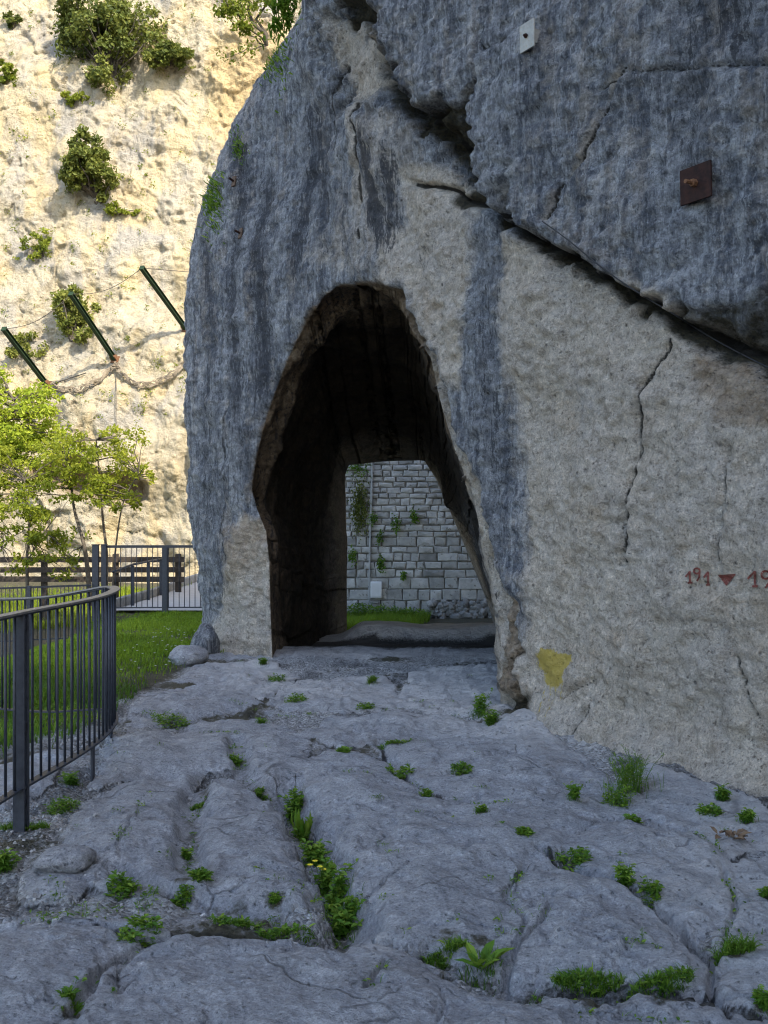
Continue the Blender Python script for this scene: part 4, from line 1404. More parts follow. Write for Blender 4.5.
# ------------------------------------------------------------------ weeds in the cracks (listed first: they also stain the ground)
# (name, category, px, py, spread px, height m, style, label)
WEEDS = [
    ("leafy_weed", "weed", 480, 716, 11, .24, 'bush', "taller leafy weed at the foot of the tunnel's right jamb"),
    ("leafy_weed", "weed", 491, 725, 9, .15, 'bush', "low round leafy weed just in front of the taller one by the right jamb"),
    ("feathery_weed", "weed", 632, 790, 26, .24, 'feather', "big feathery weed at the foot of the pale wall, right of the yellow paint"),
    ("feathery_weed", "weed", 618, 804, 15, .10, 'mat', "low spread of leaves in front of the big feathery weed"),
    ("upright_weed", "weed", 574, 799, 8, .12, 'bush', "small upright weed standing alone left of the big feathery weed"),
    ("upright_weed", "weed", 722, 800, 9, .11, 'bush', "small weed against the wall foot below the red numbers"),
    ("leafy_weed", "weed", 747, 822, 12, .09, 'bush', "spiky little weed at the right edge, right of the dry leaf scrap"),
    ("creeping_weed", "weed", 710, 812, 13, .045, 'mat', "flat creeping weed between the two small weeds at the wall foot"),
    ("creeping_weed", "weed", 634, 821, 7, .03, 'mat', "tiny flat weed just below the big feathery weed"),
    ("rut_plant", "weed", 295, 812, 9, .12, 'bush', "round bushy plant at the top end of the long green rut"),
    ("rut_plant", "weed", 303, 842, 9, .17, 'broad', "upright long-leaved plant in the upper part of the long green rut"),
    ("rut_plant", "weed", 316, 866, 11, .12, 'bush', "dense plant in the middle of the long green rut"),
    ("flowering_weed", "weed", 327, 887, 12, .10, 'flower', "yellow-flowered weed in the middle of the long green rut"),
    ("rut_plant", "weed", 336, 911, 14, .11, 'bush', "broad leafy clump in the lower part of the long green rut"),
    ("rut_plant", "weed", 345, 935, 19, .10, 'bush', "widest leafy clump at the bottom end of the long green rut"),
    ("broad_leaf_weed", "weed", 482, 968, 20, .15, 'rosette', "broad-leaved rosette with long pale leaves in the front crack"),
    ("grass_tuft", "grass tuft", 446, 957, 20, .08, 'grass', "grassy tuft just left of the broad-leaved rosette"),
    ("grass_tuft", "grass tuft", 588, 985, 32, .09, 'grass', "longest strip of grass along the front crack at the lower right"),
    ("grass_tuft", "grass tuft", 660, 988, 30, .085, 'grass', "thinner grass strip at the right end of the front crack"),
    ("creeping_weed", "weed", 571, 862, 22, .05, 'mat', "low dark green creeper on the pale slab crest at right"),
    ("leafy_weed", "weed", 624, 884, 10, .10, 'bush', "leafy weed at the upper end of the diagonal crack at right"),
    ("leafy_weed", "weed", 648, 903, 15, .07, 'mat', "spreading weed lower down the diagonal crack at right"),
    ("grass_tuft", "grass tuft", 733, 952, 20, .13, 'grass', "tall dark grass tuft in the crack near the right edge"),
    ("leafy_weed", "weed", 764, 1006, 14, .07, 'bush', "leafy weed in the bottom right corner of the ground"),
    ("leafy_weed", "weed", 766, 897, 8, .06, 'bush', "small weed on the right edge above the tall dark grass"),
    ("moss_mat", "weed", 172, 721, 22, .06, 'mat', "wide mossy green mat on the rock in front of the lawn"),
    ("creeping_weed", "weed", 236, 764, 11, .07, 'bush', "upper of two weeds in the groove left of the middle hump"),
    ("creeping_weed", "weed", 262, 796, 13, .06, 'bush', "lower of two weeds in the groove left of the middle hump"),
    ("grass_mat", "grass tuft", 394, 743, 15, .05, 'grass', "flat grass patch in the middle of the rock in front of the tunnel"),
    ("grass_mat", "grass tuft", 400, 777, 15, .04, 'mat', "flat green patch just below the grass patch in front of the tunnel"),
    ("leafy_weed", "weed", 427, 795, 9, .05, 'bush', "small double weed on the pale joint of the big middle slab"),
    ("leafy_weed", "weed", 481, 811, 9, .05, 'bush', "small round weed on the big slab below the right jamb"),
    ("creeping_weed", "weed", 524, 833, 8, .03, 'mat', "tiny flat weed on the big slab above the dark green creeper"),
    ("leafy_weed", "weed", 70, 784, 13, .09, 'bush', "bushy weed under the bottom rail of the near railing"),
    ("leafy_weed", "weed", 62, 807, 18, .07, 'mat', "dark spreading weed on the gravel right of the big railing post"),
    ("grass_tuft", "grass tuft", 24, 830, 22, .10, 'grass', "grass tuft round the foot of the big railing post"),
    ("leafy_weed", "weed", 4, 870, 12, .13, 'bush', "leafy weed on the left edge in front of the railing"),
    ("grass_tuft", "grass tuft", 288, 936, 26, .055, 'grass', "grass strip along the edge of the front slab, left of the rut"),
    ("grass_tuft", "grass tuft", 236, 924, 22, .05, 'grass', "ragged grass patch on the gravel above the front slab"),
    ("creeping_weed", "weed", 140, 936, 24, .04, 'mat', "thin green line of weeds on the gravel at the front slab's left part"),
    ("grass_tuft", "grass tuft", 73, 1001, 10, .06, 'grass', "small tuft in the dark crack of the front slab at lower left"),
    ("leafy_weed", "weed", 84, 864, 11, .06, 'bush', "weed by the small boulder in the gravel at left"),
    ("leafy_weed", "weed", 122, 886, 17, .045, 'mat', "weeds at the lower end of the left hump"),
    ("creeping_weed", "weed", 188, 858, 7, .06, 'bush', "upper weed in the groove between the left and middle humps"),
    ("creeping_weed", "weed", 200, 878, 9, .05, 'mat', "lower weed in the groove between the left and middle humps"),
    ("grass_mat", "grass tuft", 198, 808, 7, .06, 'grass', "thin grass in the groove right of the left hump"),
    ("creeping_weed", "weed", 263, 664, 8, .10, 'bush', "weed at the foot of the tunnel's pale left jamb"),
    ("creeping_weed", "weed", 277, 681, 10, .07, 'mat', "flat weed just below the one at the left jamb"),
    ("creeping_weed", "weed", 296, 700, 14, .06, 'mat', "patchy weed on the rock in front of the left jamb"),
    ("creeping_weed", "weed", 372, 682, 9, .09, 'feather', "thin weed on the pale sill of the tunnel entrance"),
    ("creeping_weed", "weed", 262, 723, 8, .06, 'bush', "small tuft with a brown edge left of centre on the rock"),
    ("creeping_weed", "weed", 343, 752, 7, .04, 'mat', "tiny weed left of the grass patch in front of the tunnel"),
    ("creeping_weed", "weed", 366, 708, 10, .05, 'mat', "flat weed in the hollow in front of the tunnel"),
    ("leafy_weed", "weed", 462, 770, 12, .03, 'mat', "faint flat weed on the slab left of the leafy jamb weeds"),
    ("creeping_weed", "weed", 183, 899, 9, .035, 'mat', "small weed at the edge of the gravel under the middle hump"),
    ("creeping_weed", "weed", 275, 900, 8, .04, 'bush', "small weed by the dark joint left of the rut"),
]
for w in WEEDS:
    q = gp(w[2], w[3])
    GREENPX.append((q.x, q.y, max(0.05, w[4] / F * q.y * 0.8)))

GROUND = build_ground()
bpy.context.view_layer.update()
gz_slow = gz
gz = gz_fast


def gp(px, py):
    ok, loc, _, _ = GROUND.ray_cast(Vector((0, 0, EYE)), Vector(((px - 384) / F, 1.0, (HOR - py) / F)).normalized())
    return loc


def rv(a, b):
    return random.uniform(a, b)


def weed(name, cat, px, py, spread, h, style, label):
    c = gp(px, py)
    r = spread / F * c.y
    if name not in ('rut_plant', 'flowering_weed', 'broad_leaf_weed', 'feathery_weed'):
        h *= .75
        r *= .85
    ell = 1.0
    m = MB()
    fl = MB()

    def root(k=1.0):
        for _ in range(30):
            a, b = rv(-1, 1), rv(-1, 1)
            if a * a + b * b < 1:
                break
        # along the crack in screen terms: shallow in depth
        x = c.x + a * r * k * (1.35 if style == 'grass' else 1)
        y = c.y + b * r * k * (0.30 if style == 'grass' else 1.9 if name in ('rut_plant', 'flowering_weed') else 1.0)
        return x, y, gz(x, y) - 0.004
    if style in ('grass',):
        for _ in range(int(110 + spread * 13)):
            x, y, z = root()
            m.blade((x, y, z), rv(0, 6.28), .72 * h * rv(.25, 1.15), rv(.003, .006), rv(.5, 1.3), rv(.1, .8))
        for _ in range(int(8 + spread * 1.5)):
            x, y, z = root()
            a = rv(0, 6.28)
            m.leaf((x, y, z + .012), (0, 0, 1), (math.cos(a), math.sin(a), .5), rv(.02, .04), rv(.01, .018), rv(.2, .9))
    elif style == 'mat':
        for _ in range(int(70 + spread * 9)):
            x, y, z = root()
            a = rv(0, 6.28)
            hh = h * random.random() ** 1.6
            m.leaf((x, y, z + hh), (rv(-.5, .5), rv(-.5, .5), 1), (math.cos(a), math.sin(a), rv(-.1, .6)), rv(.016, .036), rv(.009, .018), rv(.1, .9))
        for _ in range(int(20 + spread * 2)):
            x, y, z = root()
            m.blade((x, y, z), rv(0, 6.28), h * rv(.7, 1.6), .003, rv(.3, 1), rv(.1, .6))
    elif style in ('bush', 'flower', 'feather'):
        ns = int((7 + spread * .9) * (1.9 if name in ('rut_plant', 'flowering_weed') else 1.15))
        for _ in range(ns):
            x, y, z = root(.55)
            a = rv(0, 6.28)
            lean = rv(.1, .75)
            H = h * rv(.55, 1.1)
            pts = [Vector((x, y, z)) + Vector((math.cos(a) * lean * H * t * t, math.sin(a) * lean * H * t * t, H * t * (1 - .15 * lean * t))) for t in (0, .35, .7, 1)]
            m.tube(pts, [.0022, .0019, .0015, .001], 4, .35, cap=False)
            n_l = 13 if style != 'feather' else 26
            for k in range(n_l):
                t = rv(.15, 1)
                q = pts[0] + Vector((math.cos(a) * lean * H * t * t, math.sin(a) * lean * H * t * t, H * t * (1 - .15 * lean * t)))
                b = rv(0, 6.28)
                if style == 'feather':
                    L = rv(.025, .05) * (1.2 - .6 * t)
                    m.leaf(q, (0, 0, 1), (math.cos(b), math.sin(b), rv(.2, .9)), L, .005, rv(.2, .95))
                else:
                    L = rv(.4, 1.0) * min(.045, .28 * h + .012)
                    m.leaf(q, (rv(-.4, .4), rv(-.4, .4), 1), (math.cos(b), math.sin(b), rv(-.25, .5)), L, L * rv(.42, .62), min(1, max(0, .15 + .65 * t * rv(.5, 1.3))))
        for _ in range(int(20 + spread)):
            x, y, z = root(1.15)
            m.blade((x, y, z), rv(0, 6.28), h * rv(.3, .8), .003, rv(.4, 1), rv(.05, .6))
        if style == 'flower':
            for dx, dy, dz in ((-.075, -.02, .105), (-.03, -.03, .10), (-.055, .01, .112), (-.012, -.05, .095)):
                q = Vector((c.x + dx, c.y + dy, c.z + dz))
                m.tube([(c.x + dx * .5, c.y + dy * .5, c.z), q], .0013, 4, .5)
                for k in range(8):
                    a = k * math.pi / 4 + rv(-.1, .1)
                    fl.leaf(q, (0, 0, 1), (math.cos(a), math.sin(a), .3), .016, .009, .5, .1)
    elif style == 'broad':
        for _ in range(16):
            x, y, z = root(.5)
            a = rv(0, 6.28)
            m.leaf((x, y, z), (math.cos(a), math.sin(a), .6), (math.cos(a) * .35, math.sin(a) * .35, 1), h * rv(.6, 1.15), h * .2, rv(.25, .8))
        for _ in range(60):
            x, y, z = root(.9)
            a = rv(0, 6.28)
            m.leaf((x, y, z + rv(0, .06)), (rv(-.4, .4), rv(-.4, .4), 1), (math.cos(a), math.sin(a), .4), rv(.02, .045), .018, rv(.1, .8))
    elif style == 'rosette':
        for k in range(10):
            a = k * 2.4 + rv(-.3, .3)
            L = h * rv(.5, .85)
            base = (c.x + rv(-.02, .02), c.y + rv(-.03, .03), c.z)
            m.leaf(base, (-math.cos(a) * .5, -math.sin(a) * .5, 1), (math.cos(a), math.sin(a), rv(.35, .9)), L, L * .34, rv(.45, .9), .18)
        for _ in range(130):
            x, y, z = root(1.0)
            m.blade((x, y, z), rv(0, 6.28), .07 * rv(.4, 1.1), .004, rv(.4, 1), rv(.1, .5))
    o = m.build(name, M_WEED, smooth=False, loc=tuple(c))
    tag(o, label, cat, "weeds rooted in the cracks of the rock floor")
    if fl.n:
        f = fl.build('flower', M_PETAL, o)
        f.matrix_parent_inverse = Matrix.Translation(-c)
    return o


for w in WEEDS:
    weed(*w)

m = MB()
seeds = []
for pts, w_, dep in GROOVES:
    for (ax, ay), (bx, by) in zip(pts[:-1], pts[1:]):
        L = math.hypot(bx - ax, by - ay)
        for k in range(int(L * 16)):
            t = random.random()
            seeds.append((ax + (bx - ax) * t + random.gauss(0, w_ * .5), ay + (by - ay) * t + random.gauss(0, w_ * .5)))
for _ in range(120):
    q = gpt(rv(40, 760), 660 + 300 * random.random() ** 1.4)
    seeds.append((q[0], q[1]))
for _ in range(90):
    q = gpt(rv(0, 330), rv(890, 935))
    seeds.append((q[0], q[1]))
for (x, y) in seeds:
    if y > 11.3 or math.sin(x * 7.1 + 3 * math.sin(y * 4.3)) < -.1:
        continue
    z = gz(x, y)
    k = random.randint(3, 11)
    for _ in range(k):
        a = rv(0, 6.28)
        xx, yy = x + random.gauss(0, .016), y + random.gauss(0, .016)
        if random.random() < .5:
            m.blade((xx, yy, z - .003), a, rv(.012, .04), .003, rv(.4, 1.3), rv(.1, .8))
        else:
            m.leaf((xx, yy, z + rv(0, .012)), (rv(-.4, .4), rv(-.4, .4), 1), (math.cos(a), math.sin(a), rv(0, .6)), rv(.012, .026), rv(.007, .013), rv(.1, .9))
o = m.build("undergrowth", M_WEED)
tag(o, "tiny scattered sprigs and moss in the joints of the rock floor", "vegetation", None, 'stuff')

# ------------------------------------------------------------------ grass (stuff), gravel (stuff)
def grass_field(name, label, mat, pts, n, hmin, hmax, soft=None, cond=None, wid=0.006):
    xs = [p[0] for p in pts]
    ys = [p[1] for p in pts]
    x = RNG.uniform(min(xs), max(xs), n * 4)
    y = RNG.uniform(min(ys), max(ys), n * 4)
    s = soft_poly(x, y, pts, soft or 0.3)
    p = np.stack([x, y, 0 * x], -1)
    dens = np.clip(0.72 + 0.6 * fbm(p * 1.1, 3, 101), 0.12, 1)
    if cond is not None:
        dens = dens * cond(x, y)
    k = RNG.random(len(x)) < s * dens
    x, y = x[k][:n], y[k][:n]
    z = ground_h(x, y) - 0.004
    p = np.stack([x, y, 0 * x], -1)
    hh = RNG.uniform(hmin, hmax, len(x)) * (0.8 + 0.45 * fbm(p * 1.7, 3, 102))
    an = RNG.uniform(0, 6.28, len(x))
    be = RNG.uniform(0.3, 1.1, len(x))
    w = wid * (0.7 + 0.6 * RNG.random(len(x)))
    dx, dy = np.cos(an), np.sin(an)
    ax, ay = -dy * w / 2, dx * w / 2
    tint = np.clip(0.42 + 0.30 * fbm(p * 0.9, 3, 103) + RNG.uniform(-.28, .28, len(x)), 0, 1)
    B = np.stack([x, y, z], -1)
    A = np.stack([ax, ay, 0 * ax], -1)
    D = np.stack([dx, dy, 0 * dx], -1)
    up = np.array([0, 0, 1.0])
    p1 = B + up * (hh * .5)[:, None] + D * (be * hh * .22)[:, None]
    p2 = B + up * (hh * (1.0 - .36 * be))[:, None] + D * (be * hh * .85)[:, None]
    V = np.stack([B - A, B + A, p1 + A * .8, p1 - A * .8, p2], 1).reshape(-1, 3)
    b = np.arange(len(x))[:, None] * 5
    Q = b + np.array([0, 1, 2, 3])
    T = b + np.array([3, 2, 4])
    me = np_mesh(name, V, Q, False, {'tint': np.repeat(tint, 5)}, T)
    o = link(name, me, mat)
    o['label'] = label
    o['category'] = "grass"
    o['kind'] = 'stuff'
    return o


LAWN_R = [(-6.0, 16.8), (-1.0, 16.8), (-1.9, 13.6), (-2.15, 12.5), (-2.05, 12.0), (-2.2, 11.4), (-2.35, 10.3), (-2.33, 9.3), (-2.6, 8.7), (-2.9, 8.3), (-4.2, 9.2), (-6.0, 9.5)]
bare = lambda x, y: np.where(((x + 2.45) / .5) ** 2 + ((y - 9.5) / .7) ** 2 < 1, .25, 1.0) * np.where(((x + 3.35) / .25) ** 2 + ((y - 12.4) / .4) ** 2 < 1, .3, 1.0)
grass_field("grass", "short green lawn in the shade between the railing and the crag", M_GRASS, LAWN_R, 60000, .05, .13, .25, bare, .009)
grass_field("grass", "tall rank grass on the bank behind the near railing", M_WEED, [(-2.2, 7.2), (-2.3, 9.2), (-6, 11.5), (-6, 7.5), (-3, 6.3)], 16000, .06, .24, .3, None, .010)
grass_field("grass", "green grass at the foot of the old wall beyond the tunnel", M_GRASS, [(-1.6, 16.6), (-1.6, 19.7), (0.9, 19.7), (0.45, 18.2), (0.5, 16.6)], 20000, .14, .36, .15, None, .012)
grass_field("grass", "sunlit rough grass below the far cliff behind the wooden fence", M_BRIGHT, [(-16, 22.5), (-16, 28.2), (-1, 28.2), (-4.9, 26.0), (-4.9, 21.4), (-8, 19)], 30000, .12, .35, .4, None, .014)

# low flowers in the lawn (part of what covers the ground): tiny white heads
m = MB()
for _ in range(70):
    x, y = rv(-3.0, -2.1), rv(9.6, 13.5)
    z = gz(x, y) + rv(.07, .13)
    for k in range(5):
        a = k * 1.256
        m.leaf((x, y, z), (0, 0, 1), (math.cos(a), math.sin(a), .3), .016, .012, .5, .05)
M_WHITE = mat_simple("white_petals", (.55, .56, .52), (.68, .69, .64), 30, .8)
o = m.build("lawn_flowers", M_WHITE)
tag(o, "scattered tiny white flowers growing in the lawn", "flowers", None, 'stuff')

# gravel: loose chips on the stony strip by the railing and in the joints
pts = GRAVEL
n = 9000
x = RNG.uniform(-3.2, -0.2, n)
y = RNG.uniform(3.2, 8.5, n)
k = RNG.random(n) < soft_poly(x, y, GRAVEL, 0.22) * np.clip(.55 + .9 * fbm(np.stack([x, y, 0 * x], -1) * 2.5, 3, 111), .05, 1)
x, y = x[k], y[k]
z = ground_h(x, y)
m = MB()
for a, b, c in zip(x, y, z):
    s = .003 + .010 * random.random() ** 2.5
    rot = Matrix.Rotation(rv(0, 3.14), 3, Vector((rv(-1, 1), rv(-1, 1), rv(-1, 1))).normalized())
    m.box((a, b, c + s * .25), (s * rv(1, 2), s * rv(1, 1.7), s * rv(.7, 1.2)), rot, rv(0, 1))
M_GRAVEL = mat_simple("gravel_chips", (.24, .235, .225), (.38, .37, .36), 40, .9, tint=True)
o = m.build("gravel", M_GRAVEL)
tag(o, "pale grey gravel chips strewn beside the near railing", "gravel", None, 'stuff')


# ------------------------------------------------------------------ boulders
def boulder(px, py, Y, sx, sy, sz, seed, label, mat=None):
    n, mm = 28, 18
    vs, fs = [], []
    P = []
    for i in range(mm + 1):
        th = math.pi * i / mm
        for j in range(n):
            ph = 2 * math.pi * j / n
            P.append((math.sin(th) * math.cos(ph), math.sin(th) * math.sin(ph), math.cos(th)))
    P = np.array(P)
    r = 1 + 0.20 * fbm(P * 1.3 + seed, 4, 120 + seed) + 0.06 * fbm(P * 4 + seed, 3, 140)
    P = P * r[:, None] * np.array([sx, sy, sz])
    Q = [(i * n + j, (i + 1) * n + j, (i + 1) * n + (j + 1) % n, i * n + (j + 1) % n) for i in range(mm) for j in range(n)]
    me = np_mesh("boulder", P, np.array(Q), True)
    o = link("boulder", me, mat or M_STONE)
    c = px2w(px, py, Y)
    o.location = (c[0], c[1], gz(c[0], c[1]) + sz * .45)
    return tag(o, label, "boulder")


boulder(207, 648, 11.75, .16, .2, .24, 3, "upright pale boulder wedged against the crag's left foot beside the lawn", M_ROCK)
boulder(189, 664, 11.0, .20, .26, .13, 5, "low rounded boulder at the edge of the lawn in front of the upright one", M_GROUND)
boulder(66, 878, 4.35, .12, .12, .055, 8, "small flat grey stone in the gravel near the railing", M_GROUND)


# ------------------------------------------------------------------ near railing
def path_points(pts, n=14):
    return [Vector(p) for p in catmull(pts, n)]


def along(P, step, start=0.0):
    out = []
    acc, nxt = 0.0, start
    for a, b in zip(P[:-1], P[1:]):
        L = (b - a).length
        while nxt <= acc + L:
            t = (nxt - acc) / L
            out.append((a.lerp(b, t), (b - a).normalized()))
            nxt += step
        acc += L
    return out


def child_copy(src, name, loc, rz, parent):
    o = src.copy()
    o.name = name
    COL.objects.link(o)
    o.parent = parent
    o.location = loc
    o.rotation_euler = (0, 0, rz)
    return o


NEAR = path_points([(-1.93, 3.2, 1.09), (-1.89, 4.1, 1.09), (-1.83, 5.0, 1.09), (-1.775, 5.6, 1.085), (-1.76, 6.1, 1.08), (-1.785, 6.5, 1.08), (-1.85, 6.85, 1.08),
                    (-1.985, 7.15, 1.075), (-2.22, 7.38, 1.03), (-2.55, 7.62, 0.97), (-3.0, 7.95, 0.925), (-3.6, 8.35, 0.90), (-4.4, 8.75, 0.88), (-5.3, 9.0, 0.87)])
t0 = thing("curved_railing", "near dark grey railing with slim round balusters that curves round the bank at left", "railing", (-1.83, 5.0, 0))
inv0 = Matrix.Translation(-t0.location)


def local(o, t):
    o.matrix_parent_inverse = Matrix.Translation(-t.location)
    return o


m = MB()
m.bar(NEAR, .062, .011)
local(m.build("handrail", M_RAIL, t0), t0)
m = MB()
m.bar([p - Vector((0, 0, .885)) for p in NEAR], .045, .012)
m.bar([p - Vector((0, 0, .012)) for p in NEAR], .036, .010)
local(m.build("bottom_rail", M_STEEL, t0), t0)
mb = MB()
mb.tube([(0, 0, -.885), (0, 0, -.012)], .0072, 8)
bal = mb.build("baluster", M_STEEL, t0, smooth=True)
first = True
spots = along(NEAR, .101, .03)
for p, d in spots:
    lp = p - t0.location
    if first:
        bal.location = lp
        first = False
    else:
        child_copy(bal, "baluster", lp, 0, t0)


def flat_post(parent, p, d, zbase, name="post", ztop=None):
    m = MB()
    rot = Matrix.Rotation(math.atan2(d.y, d.x), 3, 'Z')
    zt = p.z - .012 if ztop is None else ztop
    h = zt - zbase
    a = rot @ Vector((.024, 0, 0))
    for s in (-1, 1):
        m.box((p.x + s * a.x, p.y + s * a.y, zbase + h / 2), (.012, .062, h), rot, bev=.002)
    # spacer blocks and the bracket under the handrail
    for zz in (zt - .05, zbase + .23, zbase + .6):
        m.box((p.x, p.y, zz), (.0355, .04, .05), rot)
    m.box((p.x, p.y, zt + .003), (.075, .058, .006), rot)
    return local(m.build(name, M_STEEL, parent), parent)


for s, full in ((0.55, True), (1.82, True), (4.0, True), (5.6, True), (7.2, True)):
    p, d = along(NEAR, 99, s)[0]
    flat_post(t0, p, d, gz(p.x, p.y) - .08)
# short support legs under the bottom rail
for s in (2.82, 3.92):
    p, d = along(NEAR, 99, s)[0]
    mm = MB()
    zb = gz(p.x, p.y) - .06
    zt = p.z - .890
    mm.box((p.x, p.y, (zb + zt) / 2), (.05, .012, max(.05, zt - zb)), Matrix.Rotation(math.atan2(d.y, d.x), 3, 'Z'))
    local(mm.build("support_leg", M_STEEL, t0), t0)

# ------------------------------------------------------------------ fence at the back of the lawn
t1 = thing("metal_fence", "straight grey metal fence across the back of the lawn beside the crag", "fence", (-4.66, 16.6, 0))
A, B = Vector((-4.66, 16.6, 1.10)), Vector((-1.9, 16.75, 1.10))
bz = gz(-3.5, 16.5)
m = MB()
m.bar([A, B], .05, .045)
local(m.build("top_rail", M_STEEL, t1), t1)
m = MB()
m.bar([A - Vector((0, 0, 1.02)), B - Vector((0, 0, 1.02))], .04, .02)
local(m.build("bottom_rail", M_STEEL, t1), t1)
mb = MB()
mb.tube([(0, 0, -1.02), (0, 0, -.02)], .0065, 6)
b0 = mb.build("baluster", M_STEEL, t1, smooth=True)
d = (B - A).normalized()
n = int((B - A).length / .088)
for k in range(1, n):
    lp = A + d * (k * .088) - t1.location
    if k == 1:
        b0.location = lp
    else:
        child_copy(b0, "baluster", lp, 0, t1)
for q, w in ((-3.66, .10), (-2.3, .10)):
    m = MB()
    yy = A.y + (q - A.x) / (B.x - A.x) * (B.y - A.y)
    m.box((q, yy, .53), (w, .05, 1.14), bev=.004)
    m.box((q + w * .28, yy - .03, .53), (.012, .02, 1.1))
    local(m.build("post", M_STEEL, t1), t1)
t2 = thing("gate_post", "thick double grey post where the fences meet at the left end of the lawn", "post", (-4.72, 16.5, 0))
for dx, w, zt in ((-.055, .105, 1.13), (.075, .085, 1.13)):
    m = MB()
    m.box((-4.72 + dx, 16.5 + dx * .3, zt / 2 - .1), (w, .07, zt + .2), bev=.005)
    m.box((-4.72 + dx, 16.5 + dx * .3, zt + .006), (w + .012, .085, .012))
    local(m.build("post", M_STEEL, t2), t2)

# lower fence that leads off to the left
t3 = thing("mesh_fence", "low thin-barred metal fence running left from the double post behind the near railing", "fence", (-4.8, 16.4, 0))
C0, C1 = Vector((-4.82, 16.4, .47)), Vector((-8.2, 15.2, .42))
m = MB()
m.bar([C0, C1], .035, .03)
m.bar([C0 - Vector((0, 0, .85)), C1 - Vector((0, 0, .85))], .03, .02)
local(m.build("rail", M_STEEL, t3), t3)
mb = MB()
mb.tube([(0, 0, -.85), (0, 0, 0)], .0055, 5)
b0 = mb.build("baluster", M_STEEL, t3, smooth=True)
d = (C1 - C0).normalized()
n = min(58, int((C1 - C0).length / .06))
for k in range(1, n):
    lp = C0 + d * (k * .06) - t3.location
    if k == 1:
        b0.location = lp
    else:
        child_copy(b0, "baluster", lp, 0, t3)
for t in (.27, .62, .97):
    p = C0.lerp(C1, t)
    m = MB()
    m.box((p.x, p.y, p.z - .55), (.07, .05, 1.15), bev=.004)
    local(m.build("post", M_STEEL, t3), t3)

# handrail down the path
t4 = thing("path_handrail", "thin metal handrail on posts along the left side of the path behind the fence", "handrail", (-4.5, 17.2, 0))
pts = [(-4.60, 16.9, .66), (-4.52, 17.9, .74), (-4.50, 18.2, .745), (-4.56, 20.4, .745)]
m = MB()
m.tube(path_points(pts, 6), .021, 8)
local(m.build("rail", M_STEEL, t4, smooth=True), t4)
for (x, y, z) in ((-4.52, 17.9, .72), (-4.52, 19.1, .73), (-4.55, 20.3, .73)):
    m = MB()
    m.box((x, y, z / 2 - .05), (.055, .055, z + .1), bev=.004)
    local(m.build("post", M_STEEL, t4), t4)

# ------------------------------------------------------------------ wooden rail fence beyond the path
t5 = thing("wooden_fence", "dark brown wooden fence with three rails at the left end of the path", "fence", (-4.4, 21.2, 0))
WX = [(-4.38, 21.2), (-5.7, 21.15), (-7.2, 21.1), (-8.7, 21.05), (-10.2, 21.0), (-11.7, 21.0)]
for i, (x, y) in enumerate(WX):
    m = MB()
    zb = gz(x, y) - .15
    m.box((x, y, (zb + .82) / 2), (.12, .10, .82 - zb), Matrix.Rotation(rv(-.05, .05), 3, 'Z'), bev=.012)
    local(m.build("post", M_WOOD, t5), t5)
for z in (.70, .49, .28):
    m = MB()
    m.bar([(WX[0][0] + .15, WX[0][1] - .085, z + rv(-.01, .01)), (-8.0, 20.985, z + rv(-.015, .015)), (-11.9, 20.92, z + rv(-.02, .02))], .045, .115)
    local(m.build("rail", M_WOOD, t5), t5)

# ------------------------------------------------------------------ path
zf = lambda x, y: gz(x, y) + .03
px_, py_ = np.meshgrid(np.linspace(0, 1, 30), np.linspace(16.95, 26.5, 40))
px_ = -4.62 + px_ * (np.interp(py_, [16.9, 20.5, 23, 26.5], [2.2, 2.6, 6.5, 8]))
m = MB()
me = np_mesh("path", np.stack([px_ + np.where(px_ < -4.5, .05 * np.sin(py_ * .7), 0), py_, 0 * px_ + .012 * fbm(np.stack([px_, py_, 0 * px_], -1) * .5, 3, 5)], -1).reshape(-1, 3),
             (lambda i: np.stack([i[:-1, :-1], i[:-1, 1:], i[1:, 1:], i[1:, :-1]], -1).reshape(-1, 4))(np.arange(1200).reshape(40, 30)), True)
o = link("path", me, M_PATH)
o['kind'] = 'structure'
o['label'] = "pale grey paved path passing behind the crag"
m = MB()
for k in range(12):
    y0 = 16.95 + k * .72
    m.box((-4.70 + .05 * math.sin(y0 * .7), y0 + .35, .03), (.11, .705, .26), Matrix.Rotation(rv(-.01, .01), 3, 'Z'), bev=.01)
o = m.build("kerb", M_KERB)
o['kind'] = 'structure'
o['label'] = "concrete kerb along the left edge of the path"

